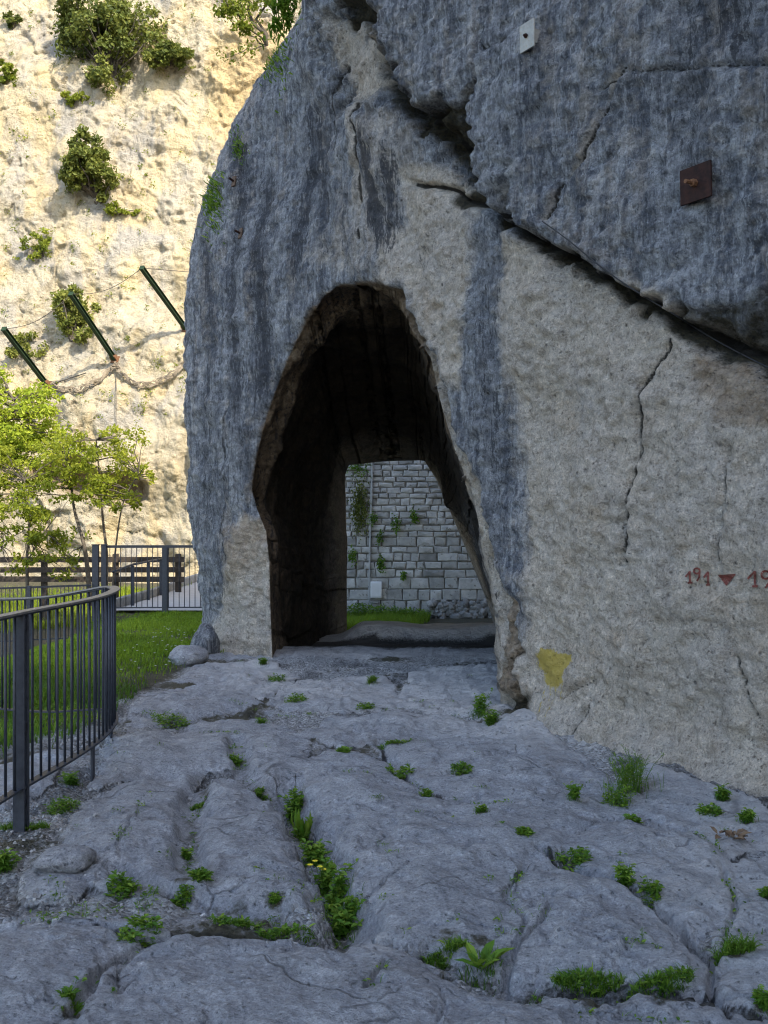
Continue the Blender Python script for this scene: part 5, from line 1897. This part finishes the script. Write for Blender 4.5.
# ------------------------------------------------------------------ old masonry wall beyond the tunnel
WY = 20.0
t6 = thing("stone_wall", "old wall of squared limestone blocks seen through the tunnel", "wall", (0.5, WY, -.5))
m = MB()
z = -.60
row = 0
while z < 5.4:
    hgt = rv(.22, .27) if z < .35 else (rv(.14, .19) if z < 1.1 else rv(.10, .15))
    x = -3.2 - rv(0, .3)
    while x < (5.2 if z > -.13 else .95):
        w = rv(.22, .52) if z < .35 else (rv(.16, .44) if z < 1.1 else rv(.13, .36))
        gap = rv(.004, .012)
        d = rv(-.016, .016)
        j = lambda s=.014: rv(-s, s)
        x0, x1, z0, z1 = x + gap, x + w - gap, z + gap * .8, z + hgt - gap * .8
        inset = rv(.012, .022)
        y0 = WY + d
        A = [(x0 + j(), y0 + .05, z0 + j()), (x1 + j(), y0 + .05, z0 + j()), (x1 + j(), y0 + .05, z1 + j()), (x0 + j(), y0 + .05, z1 + j())]
        A1 = [(a, y0 + .014, c) for a, b_, c in A]
        cx, cz = (x0 + x1) / 2, (z0 + z1) / 2
        A2 = [(a + inset * (1 if a < cx else -1) + j(.004), y0 - rv(0, .01), c + inset * (1 if c < cz else -1) + j(.004)) for a, b_, c in A]
        mid = (cx + j(.02), y0 - rv(.006, .022), cz + j(.02))
        fs = [(0, 1, 5, 4), (1, 2, 6, 5), (2, 3, 7, 6), (3, 0, 4, 7), (4, 5, 9, 8), (5, 6, 10, 9), (6, 7, 11, 10), (7, 4, 8, 11), (8, 9, 12), (9, 10, 12), (10, 11, 12), (11, 8, 12)]
        m.add(A + A1 + A2 + [mid], fs, min(1, max(0, random.gauss(.5, .17))))
        x += w
    z += hgt
blk = local(m.build("masonry", M_BLOCK, t6), t6)
m = MB()
m.box((1.0, WY + .28, 2.4), (8.6, .5, 6.2), tint=.5)
local(m.build("mortar_core", M_MORTAR, t6), t6)
# rough rubble footing
m = MB()
for _ in range(330):
    x, zz = rv(.9, 3.2), rv(-.62, -.10)
    s = rv(.05, .13)
    rot = Matrix.Rotation(rv(0, 3), 3, Vector((rv(-1, 1), rv(-1, 1), rv(-1, 1))).normalized())
    m.box((x, WY - rv(.0, .10), zz), (s * rv(.9, 1.7), s, s * rv(.7, 1.1)), rot, rv(.0, .3), bev=s * .22)
local(m.build("rubble_footing", M_BLOCK, t6), t6)

# pipe and box on the wall
t7 = thing("drain_pipe", "slim grey pipe running down the old wall beyond the tunnel", "pipe", (-.22, WY - .06, -.2))
m = MB()
yp = WY - .055
xp = (370 - 384) / F * 20
m.tube([(xp + .09, yp, 5.2), (xp + .045, yp, 2.6), (xp, yp, 1.0), (xp - .015, yp, -.02), (xp - .005, yp, -.09), (xp + .04, yp, -.115), (xp + .16, yp, -.118)], .022, 8)
local(m.build("pipe", M_PIPE, t7, smooth=True), t7)
for zz in (2.3, 1.2, .2):
    m = MB()
    m.box((xp + .045 * max(0, (zz - 1) / 1.6), yp + .012, zz), (.075, .05, .025))
    local(m.build("bracket", M_STEEL, t7), t7)
t8 = thing("meter_box", "small white plastic box fixed to the old wall beside the pipe", "utility box", (-.16, WY - .1, 0))
cx, cz = (376 - 384) / F * 20 + .005, EYE + (HOR - 589.5) / F * 20
m = MB()
m.box((cx, WY - .075, cz), (.23, .10, .33), bev=.012)
local(m.build("casing", M_BOX, t8), t8)
m = MB()
m.box((cx, WY - .131, cz + .005), (.19, .012, .28), bev=.004)
local(m.build("lid", M_BOX, t8), t8)


# ------------------------------------------------------------------ foliage builders
def leaf_ball(m, c, rx, ry, rz, n, L, tint0=.5, shell=.55, droop=0.0, wr=.55):
    """leaves spread through an uneven blob"""
    c = Vector(c)
    d = RNG.normal(size=(n, 3))
    d /= np.linalg.norm(d, axis=1, keepdims=True)
    rad = shell + (1 - shell) * RNG.random(n) ** .6
    for k in range(n):
        q = Vector((d[k, 0] * rx * rad[k], d[k, 1] * ry * rad[k], d[k, 2] * rz * rad[k]))
        nr = Vector(d[k]) + Vector(RNG.normal(size=3) * .5) + Vector((0, 0, .35))
        ax = Vector(RNG.normal(size=3)) + Vector((0, 0, -droop))
        l = L * rv(.55, 1.2)
        m.leaf(c + q, nr, ax, l, l * wr, min(1, max(0, tint0 + rv(-.3, .3))), .2)


def crown(m, c, rx, ry, rz, nb, nl, L, tint0=.5, sub=.36, wr=.55, flat=.8):
    c = Vector(c)
    for k in range(nb):
        while True:
            u = Vector((rv(-1, 1), rv(-1, 1), rv(-1, 1)))
            if .25 < u.length < 1:
                break
        s = sub * rv(.6, 1.25)
        q = c + Vector((u.x * rx, u.y * ry, u.z * rz))
        leaf_ball(m, q, rx * s, ry * s, rz * s * flat, int(nl * rv(.6, 1.3)), L, tint0 + rv(-.12, .12), .15, wr=wr)
        yield q


def limb(m, a, b, r0, r1, wob=.12, n=6, sides=6):
    a, b = Vector(a), Vector(b)
    L = (b - a).length
    pts = [a.lerp(b, t) + Vector((rv(-1, 1), rv(-1, 1), rv(-.4, .4))) * (wob * L * .3 * math.sin(math.pi * t)) for t in np.linspace(0, 1, n)]
    m.tube(pts, list(np.linspace(r0, r1, n)), sides, .5, cap=False)
    return pts


def shrub(px, py, w_px, h_px, label, mat, nb=14, nl=60, tint0=.45, off=.35, L=.10, # leaf length in m
          name="cliff_shrub", group="shrubs growing on the sunlit cliff"):
    base = cliff_pt(px, py + h_px * .35, 0.0)
    c = cliff_pt(px, py, off)
    rx, rz = 1.28 * w_px / 2 / F * c.y, 1.25 * h_px / 2 / F * c.y
    t = thing(name, label, "shrub", tuple(base), 0, group)
    mf, ms = MB(), MB()
    ry = min(rx, rz) * .75
    tips = []
    for k in range(6):
        o_ = Vector((rv(-.62, .62) * rx, rv(-.2, .2) * ry, rv(-.55, .55) * rz))
        kk = rv(.30, .55)
        tips += list(crown(mf, c + o_, rx * kk, ry * .7, rz * kk, int(nb * .36) + 1, int(nl * 1.5), L * 1.3, tint0 + rv(-.15, .15), .40, .62))
    for q in tips[::2]:
        limb(ms, base + Vector((rv(-.1, .1), .05, rv(-.1, .1))), q, .035, .010, .2, 5, 5)
    local(mf.build("foliage", mat, t), t)
    local(ms.build("stem", M_BARK, t), t)
    return t


shrub(110, 44, 88, 96, "largest dark green shrub high on the sunlit cliff, near the top of the photo", M_OAK, 40, 75, .5, .5, .12)
shrub(165, 52, 42, 36, "green shrub joined to the right side of the largest cliff shrub", M_OAK, 14, 60, .5, .4, .11)
shrub(98, 176, 64, 72, "round green shrub on the cliff below the largest one", M_OAK, 32, 70, .5, .45, .11)
shrub(72, 320, 44, 62, "grey-green shrub on the cliff behind the middle rockfall post", M_OAK, 22, 60, .6, .4, .10)
shrub(6, 74, 22, 26, "small green shrub on the cliff at the photo's left edge", M_MID, 8, 50, .45, .25, .09)
shrub(40, 245, 34, 30, "low yellowish shrub on the cliff between the round shrub and the posts", M_MID, 8, 38, .6, .2, .08)
shrub(14, 22, 16, 22, "little dark shrub in the top left corner of the cliff", M_OAK, 5, 40, .4, .2, .08)
shrub(28, 345, 36, 34, "faded olive shrub on the cliff behind the left rockfall post", M_OAK, 10, 40, .75, .2, .08)
shrub(118, 208, 32, 14, "thin bright tuft hanging under the round cliff shrub", M_MID, 6, 32, .6, .15, .07)
shrub(72, 95, 24, 18, "bright sprig on the ledge under the largest cliff shrub", M_MID, 6, 30, .7, .15, .07)
m = MB()
for _ in range(230):
    px_c, py_c = rv(-10, 215), rv(0, 420) ** 1.0
    q = cliff_pt(px_c, py_c, .05)
    leaf_ball(m, q, rv(.06, .26), .08, rv(.05, .24), random.randint(5, 26), .07, rv(.3, .9), .1)
o = m.build("cliff_undergrowth", M_MID)
tag(o, "sparse small tufts scattered over the sunlit cliff face", "vegetation", None, 'stuff')


# ------------------------------------------------------------------ trees on the left
def tree(name, label, base, stems, crowns, mat, L, r0, group=None, cat="tree", wr=.55):
    t = thing(name, label, cat, base, 0, group)
    ms, mf = MB(), MB()
    b = Vector(base)
    tips = []
    for path, r in stems:
        P = path_points([tuple(q) for q in path], 6)
        ms.tube(P, list(np.linspace(r, r * .35, len(P))), 8, .5, cap=False)
        tips += P[len(P) // 2:]
    for (c, rx, ry, rz, nb, nl, t0_, sub) in crowns:
        nl = int(nl * 1.2)
        for q in crown(mf, c, rx, ry, rz, nb, nl, L, t0_, sub, wr):
            a = min(tips, key=lambda s: (s - q).length + .4 * max(0, s.z - q.z))
            limb(ms, a, q, r0 * .3, r0 * .08, .25, 5, 5)
    local(ms.build("trunk", M_BARK, t, smooth=True), t)
    local(mf.build("crown", mat, t), t)
    return t


def T(px, py, Y):
    return tuple(px2w(px, py, Y))


YT = 19.2
tree("young_tree", "young multi-stemmed tree with thin pale leaves in front of the hollow in the cliff", T(90, 606, YT),
     [([T(90, 606, YT), T(88, 575, YT), T(84, 545, YT), T(74, 508, YT + .2), T(70, 470, YT + .3)], .055),
      ([T(106, 602, YT + .4), T(107, 560, YT + .4), T(103, 520, YT + .4), T(100, 480, YT + .3), T(96, 440, YT)], .035),
      ([T(112, 600, YT + .2), T(116, 545, YT + .1), T(124, 500, YT), T(138, 475, YT)], .022)],
     [(T(92, 458, YT), 1.0, .9, .68, 46, 46, .62, .24), (T(70, 482, YT), 1.0, .9, .45, 22, 40, .5, .24), (T(112, 492, YT), .8, .7, .40, 18, 36, .45, .24),
      (T(142, 474, YT), .42, .35, .24, 9, 22, .7, .32), (T(118, 440, YT), .5, .45, .35, 12, 28, .65, .28), (T(75, 548, YT), .45, .4, .55, 7, 12, .4, .25)],
     M_YOUNG, .085, .05)
tree("bushy_tree", "bright yellow-green sunlit tree at the left edge of the photo", T(-30, 600, 21.5),
     [([T(-30, 604, 21.5), T(-34, 560, 21.5), T(-22, 500, 21.5), T(0, 440, 21.5), T(14, 400, 21.5)], .10),
      ([T(-38, 560, 21.6), T(-60, 480, 21.6), T(-80, 410, 21.6)], .08)],
     [(T(-10, 425, 21.5), 1.5, 1.2, 1.2, 90, 60, .72, .19), (T(26, 415, 21.4), .85, .6, .8, 40, 44, .75, .24), (T(-80, 430, 21.6), 1.2, 1.1, 1.3, 30, 60, .65, .3),
      (T(40, 452, 21.3), .75, .5, .5, 26, 34, .65, .24)],
     M_BRIGHT, .10, .09)
tree("leafy_sapling", "green leafy sapling with a thin straight trunk left of the young tree", T(28, 600, 18.2),
     [([T(28, 606, 18.2), T(27, 560, 18.2), T(29, 520, 18.2), T(24, 480, 18.2)], .035),
      ([T(28, 560, 18.2), T(46, 530, 18.2), T(60, 512, 18.2)], .018), ([T(-30, 575, 18.2), T(0, 545, 18.2), T(25, 530, 18.2)], .02)],
     [(T(22, 505, 18.2), .9, .7, .55, 36, 46, .45, .26), (T(52, 540, 18.1), .5, .4, .4, 16, 34, .4, .3), (T(-25, 520, 18.2), .7, .6, .6, 16, 40, .45, .3), (T(20, 464, 18.4), .85, .6, .4, 22, 44, .6, .26),
      (T(14, 556, 18.0), .55, .4, .35, 14, 26, .35, .28), (T(62, 566, 18.3), .4, .35, .3, 9, 20, .3, .3), (T(-40, 560, 18.0), .6, .5, .4, 12, 26, .35, .3)],
     M_YOUNG, .085, .035)

# branches that reach out from the top of the crag
bp = Vector(T(262, 40, 12.9))
t = thing("overhanging_tree", "thin leafy tree leaning out from the top left edge of the crag", "tree", tuple(bp))
ms, mf = MB(), MB()
for tgt, r in ((T(238, -30, 12.6), .03), (T(232, 22, 12.5), .012), (T(226, 58, 12.5), .009), (T(255, -40, 12.8), .025), (T(215, -15, 12.4), .014)):
    P = limb(ms, bp + Vector((.05, .05, -.05)), tgt, r, r * .3, .35, 7, 5)
    for q in P[2:]:
        leaf_ball(mf, q, .15, .15, .11, 16, .058, .5, .1)
for c_, r_ in ((T(238, 8, 12.6), .22), (T(262, -5, 12.8), .28), (T(222, 12, 12.5), .13), (T(245, 28, 12.6), .12), (T(250, -40, 12.7), .5)):
    leaf_ball(mf, c_, r_, r_ * .8, r_ * .7, int(320 * r_ / .3), .06, .5, .1)
local(ms.build("trunk", M_BARK, t, smooth=True), t)
local(mf.build("crown", M_MID, t), t)


# tufts on the crag itself
def rock_tuft(px, py, w, h, n, label, mat=None, hang=.3, L=.07):
    m = MB()
    c, _ = on_rock(px, py)
    for _ in range(n):
        a, b = random.gauss(0, .4), random.gauss(0, .4)
        q, nr = on_rock(px + a * w, py + b * h)
        if (q - c).length > 1.2:
            continue
        ax = nr * rv(.4, 1) + Vector((rv(-.6, .6), rv(-.3, .3), rv(-hang, .9)))
        m.leaf(q - nr * .01, nr + Vector((0, 0, .6)), ax, L * rv(.5, 1.2), L * rv(.12, .32), rv(.1, .9))
    o = m.build("rock_tuft", mat or M_WEED, loc=tuple(c))
    return tag(o, label, "plant", "tufts growing on the face of the crag")


rock_tuft(286, 18, 22, 44, 420, "largest green tuft on the crag's upper left edge near the top of the photo", M_WEED, .2, .11)
rock_tuft(276, 52, 20, 46, 260, "thin green growth down the crag's edge under the largest tuft", M_WEED, .2, .09)
rock_tuft(213, 204, 13, 40, 330, "green tuft on the crag's left shoulder level with the square rusty plate", M_WEED, .2, .09)
rock_tuft(239, 148, 8, 20, 120, "small dark tuft on the crag's left edge above the shoulder tuft", M_WEED, .2, .07)


def wall_tuft(px, py, w, h, n, label, L=.07, droop=.6):
    m = MB()
    c = Vector(px2w(px, py, WY - .03))
    s = WY / F
    for _ in range(n):
        a, b = random.gauss(0, .24), random.gauss(0, .28)
        q = c + Vector((a * w * s, -rv(0, .06), b * h * s))
        m.leaf(q, (rv(-.4, .4), -1, .5), (rv(-.8, .8), -.6, rv(-droop - .4, .5)), L * rv(.5, 1.2), L * rv(.25, .5), rv(0, .8))
    o = m.build("wall_plant", M_OAK if droop > 1 else M_WEED, loc=tuple(c))
    return tag(o, label, "plant", "plants rooted in the old wall")


wall_tuft(359, 506, 16, 46, 700, "long dark hanging plant left of the pipe on the old wall", .07, 1.4)
wall_tuft(373, 519, 8, 9, 70, "small green plant on the pipe beside the long hanging plant")
wall_tuft(414, 517, 7, 13, 120, "round green plant alone on the old wall right of the pipe")
wall_tuft(396, 523, 8, 14, 90, "pair of small tufts on the old wall left of the lone round plant")
wall_tuft(380, 538, 7, 16, 60, "straggling plant on the old wall just right of the pipe at mid height")
wall_tuft(381, 564, 7, 15, 130, "dark tuft on the old wall directly above the white box")
wall_tuft(352, 555, 9, 14, 110, "leafy tuft on the old wall low at its left edge")
wall_tuft(403, 575, 6, 7, 60, "tiny tuft on the old wall right of the white box")
wall_tuft(358, 468, 26, 12, 140, "thin grass along the top course at the wall's upper left")
for (px_c, py_c, w_, h_, n_, lab) in ((378, 612, 18, .30, 260, "bushy green weed at the foot of the old wall under the white box"),
                                      (402, 616, 14, .26, 200, "leafy green weed right of the one under the white box"),
                                      (356, 610, 14, .34, 220, "tall green weed at the wall foot left of the pipe"),
                                      (418, 614, 9, .22, 110, "small green weed by the rubble at the wall foot")):
    m = MB()
    X0 = (px_c - 384) / F * 19.4
    c = Vector((X0, 19.4, gz(X0, 19.4)))
    for _ in range(n_):
        q = c + Vector((random.gauss(0, .5) * w_ / F * 19.4, random.gauss(0, .12), h_ * random.random() ** .8))
        m.leaf(q, (rv(-.5, .5), rv(-.7, .2), 1), (rv(-1, 1), rv(-1, 1), rv(-.2, .7)), rv(.05, .10), rv(.02, .045), rv(.1, .9))
        if random.random() < .4:
            m.blade((q.x, q.y, c.z), rv(0, 6), h_ * rv(.7, 1.3), .008, rv(.3, 1), rv(.1, .7))
    tag(m.build("wall_weed", M_WEED, loc=tuple(c)), lab, "weed", "weeds at the foot of the old wall")


# ------------------------------------------------------------------ rockfall barrier on the cliff
POSTS = [((48, 386), (4, 329), "left rockfall post, a short dark green beam jutting from the cliff above the bright tree"),
         ((116, 361), (71, 294), "middle rockfall post, the dark green beam in front of the grey-green shrub"),
         ((187, 330), (142, 268), "right rockfall post, the dark green beam ending at the crag's left edge")]
tips, feet = [], []
for (bx, by), (tx_, ty_), lab in POSTS:
    b = cliff_pt(bx, by, .02)
    tip = Vector(px2w(tx_, ty_, b.y - 2.1))
    tips.append(tip)
    feet.append(b)
    t = thing("rockfall_post", lab, "barrier post", tuple(b), 0, "rockfall barrier posts on the cliff")
    d = (tip - b).normalized()
    rot = d.to_track_quat('Z', 'X').to_matrix()
    L = (tip - b).length
    m = MB()
    c = (tip + b) / 2
    m.box(c, (.09, .016, L), rot)
    off = rot @ Vector((.053, 0, 0))
    m.box(c + off, (.016, .12, L), rot)
    m.box(c - off, (.016, .12, L), rot)
    local(m.build("beam", M_GREENPOST, t), t)
    m = MB()
    m.box(b + d * .06, (.24, .24, .04), rot)
    m.box(b + d * .14, (.12, .20, .16), rot)
    local(m.build("base_plate", M_RUST2, t), t)
    m = MB()
    m.box(tip + d * .01, (.14, .14, .03), rot)
    local(m.build("end_plate", M_GREENPOST, t), t)

cable_labels = ["thin wire rope strung between the left and middle rockfall posts", "thin wire rope strung between the middle and right rockfall posts"]
for k in range(2):
    a, b = tips[k], tips[k + 1]
    m = MB()
    m.tube([a.lerp(b, s) - Vector((0, 0, .25 * math.sin(math.pi * s))) for s in np.linspace(0, 1, 12)], .010, 5)
    tag(m.build("wire_rope", M_CABLE), cable_labels[k], "cable", "wire ropes of the rockfall barrier")
stay_t = [((116, 361), (116, 428), "stay rope hanging straight down the cliff below the middle rockfall post"),
          ((142, 268), (190, 272), "stay rope running right from the tip of the right rockfall post"),
          ((52, 384), (86, 373), "stay rope running right along the cliff from the left rockfall post's foot")]
for (a, b, lab) in stay_t:
    m = MB()
    P = [cliff_pt(a[0] + (b[0] - a[0]) * s, a[1] + (b[1] - a[1]) * s, .10) for s in np.linspace(0, 1, 10)]
    if 'tip' in lab:
        P = [tips[2].lerp(P[-1], s) for s in np.linspace(0, 1, 8)]
    m.tube(P, .018 if 'foot' in lab else .011, 5)
    tag(m.build("wire_rope", M_CABLE), lab, "cable", "wire ropes of the rockfall barrier")
# the rolled net that sags along the cliff between the posts
nets = [([(52, 386), (66, 390), (80, 389), (96, 382), (108, 372), (116, 364)], "rolled rockfall net sagging between the left and middle posts"),
        ([(116, 364), (122, 374), (132, 382), (145, 385), (160, 381), (174, 373), (190, 358)], "rolled rockfall net sagging between the middle and right posts")]
for pl, lab in nets:
    m = MB()
    base_p = [cliff_pt(a, b, .12) for a, b in [tuple(q) for q in catmull(pl, 8)]]
    for s in range(9):
        ph = rv(0, 6.28)
        m.tube([q + Vector((.03 * math.sin(i * .9 + ph), -.06 * abs(math.sin(i * .7 + ph)), .085 * math.sin(i * .55 + ph * 2) + rv(-.02, .02))) for i, q in enumerate(base_p)], rv(.010, .022), 5)
    tag(m.build("rockfall_net", M_NET), lab, "net", "rolled nets of the rockfall barrier")

# ------------------------------------------------------------------ anchors and cable on the crag
def frame(n):
    n = n.normalized()
    x = Vector((0, 0, 1)).cross(n).normalized()
    z = n.cross(x).normalized()
    return Matrix((x, z, n)).transposed()


def smooth_normal(px, py, r=16):
    P = [on_rock(px + a, py + b)[0] for a, b in ((-r, 0), (r, 0), (0, -r), (0, r))]
    n = (P[1] - P[0]).cross(P[2] - P[3]).normalized()
    v = P[0] - Vector((0, 0, EYE))
    return -n if n.dot(v) > 0 else n


def anchor(px, py, w, h, label, mplate, mbolt, rusty):
    c, _ = on_rock(px, py)
    n = smooth_normal(px, py)
    n = (n * .05 + Vector((-.85, -.52, -.02)).normalized() * .88).normalized()
    rot = frame(n)
    lift = 0.0
    for a in np.linspace(-.5, .5, 7):
        for b in np.linspace(-.5, .5, 7):
            q = c + rot @ Vector((a * w, b * h, 0))
            g = q - Vector((0, 0, EYE))
            r_, _ = on_rock(384 + g.x / g.y * F, HOR - g.z / g.y * F)
            lift = max(lift, (r_ - q).dot(n))
    c = c + n * (lift - .016)
    t = thing("anchor_plate", label, "anchor plate", tuple(c), 0)
    m = MB()
    m.box(c + n * .028, (w, h, .014), rot, bev=.002)
    m.box(c - n * .03, (w * .5, h * .5, .10), rot)
    local(m.build("plate", mplate, t), t)
    m = MB()
    z0 = .034
    pts = lambda r, k: [rot @ Vector((r * math.cos(a), r * math.sin(a), 0)) for a in [j * 2 * math.pi / k for j in range(k)]]
    nut = pts(.024 if rusty else .016, 6)
    vs = [c + n * z0 + q for q in nut] + [c + n * (z0 + (.03 if rusty else .016)) + q for q in nut]
    m.add(vs, [tuple(range(5, -1, -1)), tuple(range(6, 12))] + [(i, (i + 1) % 6, 6 + (i + 1) % 6, 6 + i) for i in range(6)])
    local(m.build("nut", mbolt, t), t)
    m = MB()
    m.tube([c + n * z0, c + n * (.12 if rusty else .062)], .013 if rusty else .009, 8)
    local(m.build("bolt", mbolt, t), t)
    return t


anchor(699, 184, .235, .215, "dark rusty square anchor plate bolted to the upper right of the crag", M_RUST, M_RUST2, True)
anchor(533, 38, .155, .20, "pale galvanised anchor plate bolted high on the crag near the top of the photo", M_GALV, M_RUST, False)
for (px_c, py_c, lab) in ((242, 234, "rusty iron peg stub sticking out of the crag's left face, lower of two"),
                          (235, 182, "small rusty iron peg in the crag's left face above the other peg")):
    c, _ = on_rock(px_c, py_c)
    n = smooth_normal(px_c, py_c)
    t = thing("iron_peg", lab, "peg", tuple(c), 0, "rusty pegs in the crag")
    rot = frame(n)
    m = MB()
    m.box(c + n * .02, (.06, .13, .02), rot, bev=.004)
    local(m.build("plate", M_PEG, t), t)
    m = MB()
    m.tube([c, c + n * .10], .014, 8)
    local(m.build("pin", M_RUST, t), t)

m = MB()
P = []
for a, b in [tuple(q) for q in catmull([(546, 222), (575, 243), (604, 267), (640, 292), (680, 316), (720, 341), (768, 366), (820, 392)], 10)]:
    c, n = on_rock(a, b)
    P.append(c)
Ps = [P[0]] + [P[i] * .25 + P[i - 1] * .375 + P[i + 1] * .375 for i in range(1, len(P) - 1)] + [P[-1]]
for _ in range(6):
    Ps = [Ps[0]] + [(Ps[i - 1] + Ps[i] + Ps[i + 1]) / 3 for i in range(1, len(Ps) - 1)] + [Ps[-1]]
Ps = [q + Vector((-.85, -.52, 0)) * .035 for q in Ps]
m.tube(Ps, .0050, 6)
o = m.build("steel_cable", mat_simple("black_cable", (.012, .012, .013), (.025, .025, .027), 30, .6), smooth=True)
tag(o, "thin black cable running down along the slanting crack of the crag", "cable")

# ------------------------------------------------------------------ painted numbers on the crag
def painted(name, strokes, w_px, fill=None):
    """strokes in photo pixels laid onto the real rock surface as a thin coat of paint"""
    m = MB()

    def stick(a, b):
        c, n = on_rock(a, b)
        return c + (-c + Vector((0, 0, EYE))).normalized() * .010 + n * .001
    for st in strokes:
        pts = []
        for (ax, ay), (bx, by) in zip(st[:-1], st[1:]):
            L = math.hypot(bx - ax, by - ay)
            k = max(2, int(L / .7))
            pts += [(ax + (bx - ax) * i / k, ay + (by - ay) * i / k) for i in range(k)]
        pts.append(st[-1])
        vs, fs = [], []
        for i, (a, b) in enumerate(pts):
            p0, p1 = pts[max(i - 1, 0)], pts[min(i + 1, len(pts) - 1)]
            dx, dy = p1[0] - p0[0], p1[1] - p0[1]
            L = math.hypot(dx, dy) + 1e-6
            w = w_px * rv(.85, 1.2) / 2
            vs += [stick(a - dy / L * w, b + dx / L * w), stick(a + dy / L * w, b - dx / L * w)]
        for i in range(len(pts) - 1):
            fs.append((2 * i, 2 * i + 1, 2 * i + 3, 2 * i + 2))
        m.add(vs, fs)
    if fill:
        (ax, ay), (bx, by), (cx, cy) = fill
        N = 14
        idx = {}
        vs, fs = [], []
        for i in range(N + 1):
            for j in range(N + 1 - i):
                u, v = i / N, j / N
                idx[i, j] = len(vs)
                vs.append(stick(ax + (bx - ax) * u + (cx - ax) * v, ay + (by - ay) * u + (cy - ay) * v))
        for i in range(N):
            for j in range(N - i):
                fs.append((idx[i, j], idx[i + 1, j], idx[i, j + 1]))
                if j < N - i - 1:
                    fs.append((idx[i + 1, j], idx[i + 1, j + 1], idx[i, j + 1]))
        m.add(vs, fs)
    o = m.build(name, M_RED, ROCK)
    return o


circ = lambda cx, cy, rx, ry, a0=0, a1=360, n=14: [(cx + rx * math.cos(R(a0 + (a1 - a0) * i / n)), cy + ry * math.sin(R(a0 + (a1 - a0) * i / n))) for i in range(n + 1)]
z1 = lambda zx, zy: (660 + zx / 7.11, 540 + zy / 7.11)
S = lambda *p: [z1(a, b) for a, b in p]
painted("painted_number", [S((182, 262), (212, 226)), S((212, 222), (214, 300)), S((196, 306), (232, 302)),
                           [z1(*q) for q in circ(262, 220, 21, 19)], S((281, 218), (280, 262), (262, 292)),
                           S((312, 268), (342, 226)), S((342, 224), (342, 312)), S((326, 320), (354, 316))], 1.8)
painted("painted_triangle", [], 1.5, (z1(412, 248), z1(542, 240), z1(472, 326)))
painted("painted_number", [S((624, 276), (672, 226)), S((676, 220), (674, 324)), S((656, 330), (696, 328)),
                           [z1(*q) for q in circ(752, 248, 30, 28)], S((782, 244), (778, 300), (750, 342))], 2.0)

# dry scrap on the slab
m = MB()
c = gp(730, 838)
for k in range(16):
    m.leaf(c + Vector((rv(-.05, .05), rv(-.05, .05), rv(.0, .02))), (rv(-.4, .4), rv(-.4, .4), 1), (rv(-1, 1), rv(-1, 1), rv(-.1, .3)), rv(.04, .08), rv(.02, .04), rv(0, 1))
tag(m.build("dry_leaf_scrap", M_DEAD, loc=tuple(c)), "small heap of dry brown leaves on the slab at the right", "dry leaves")
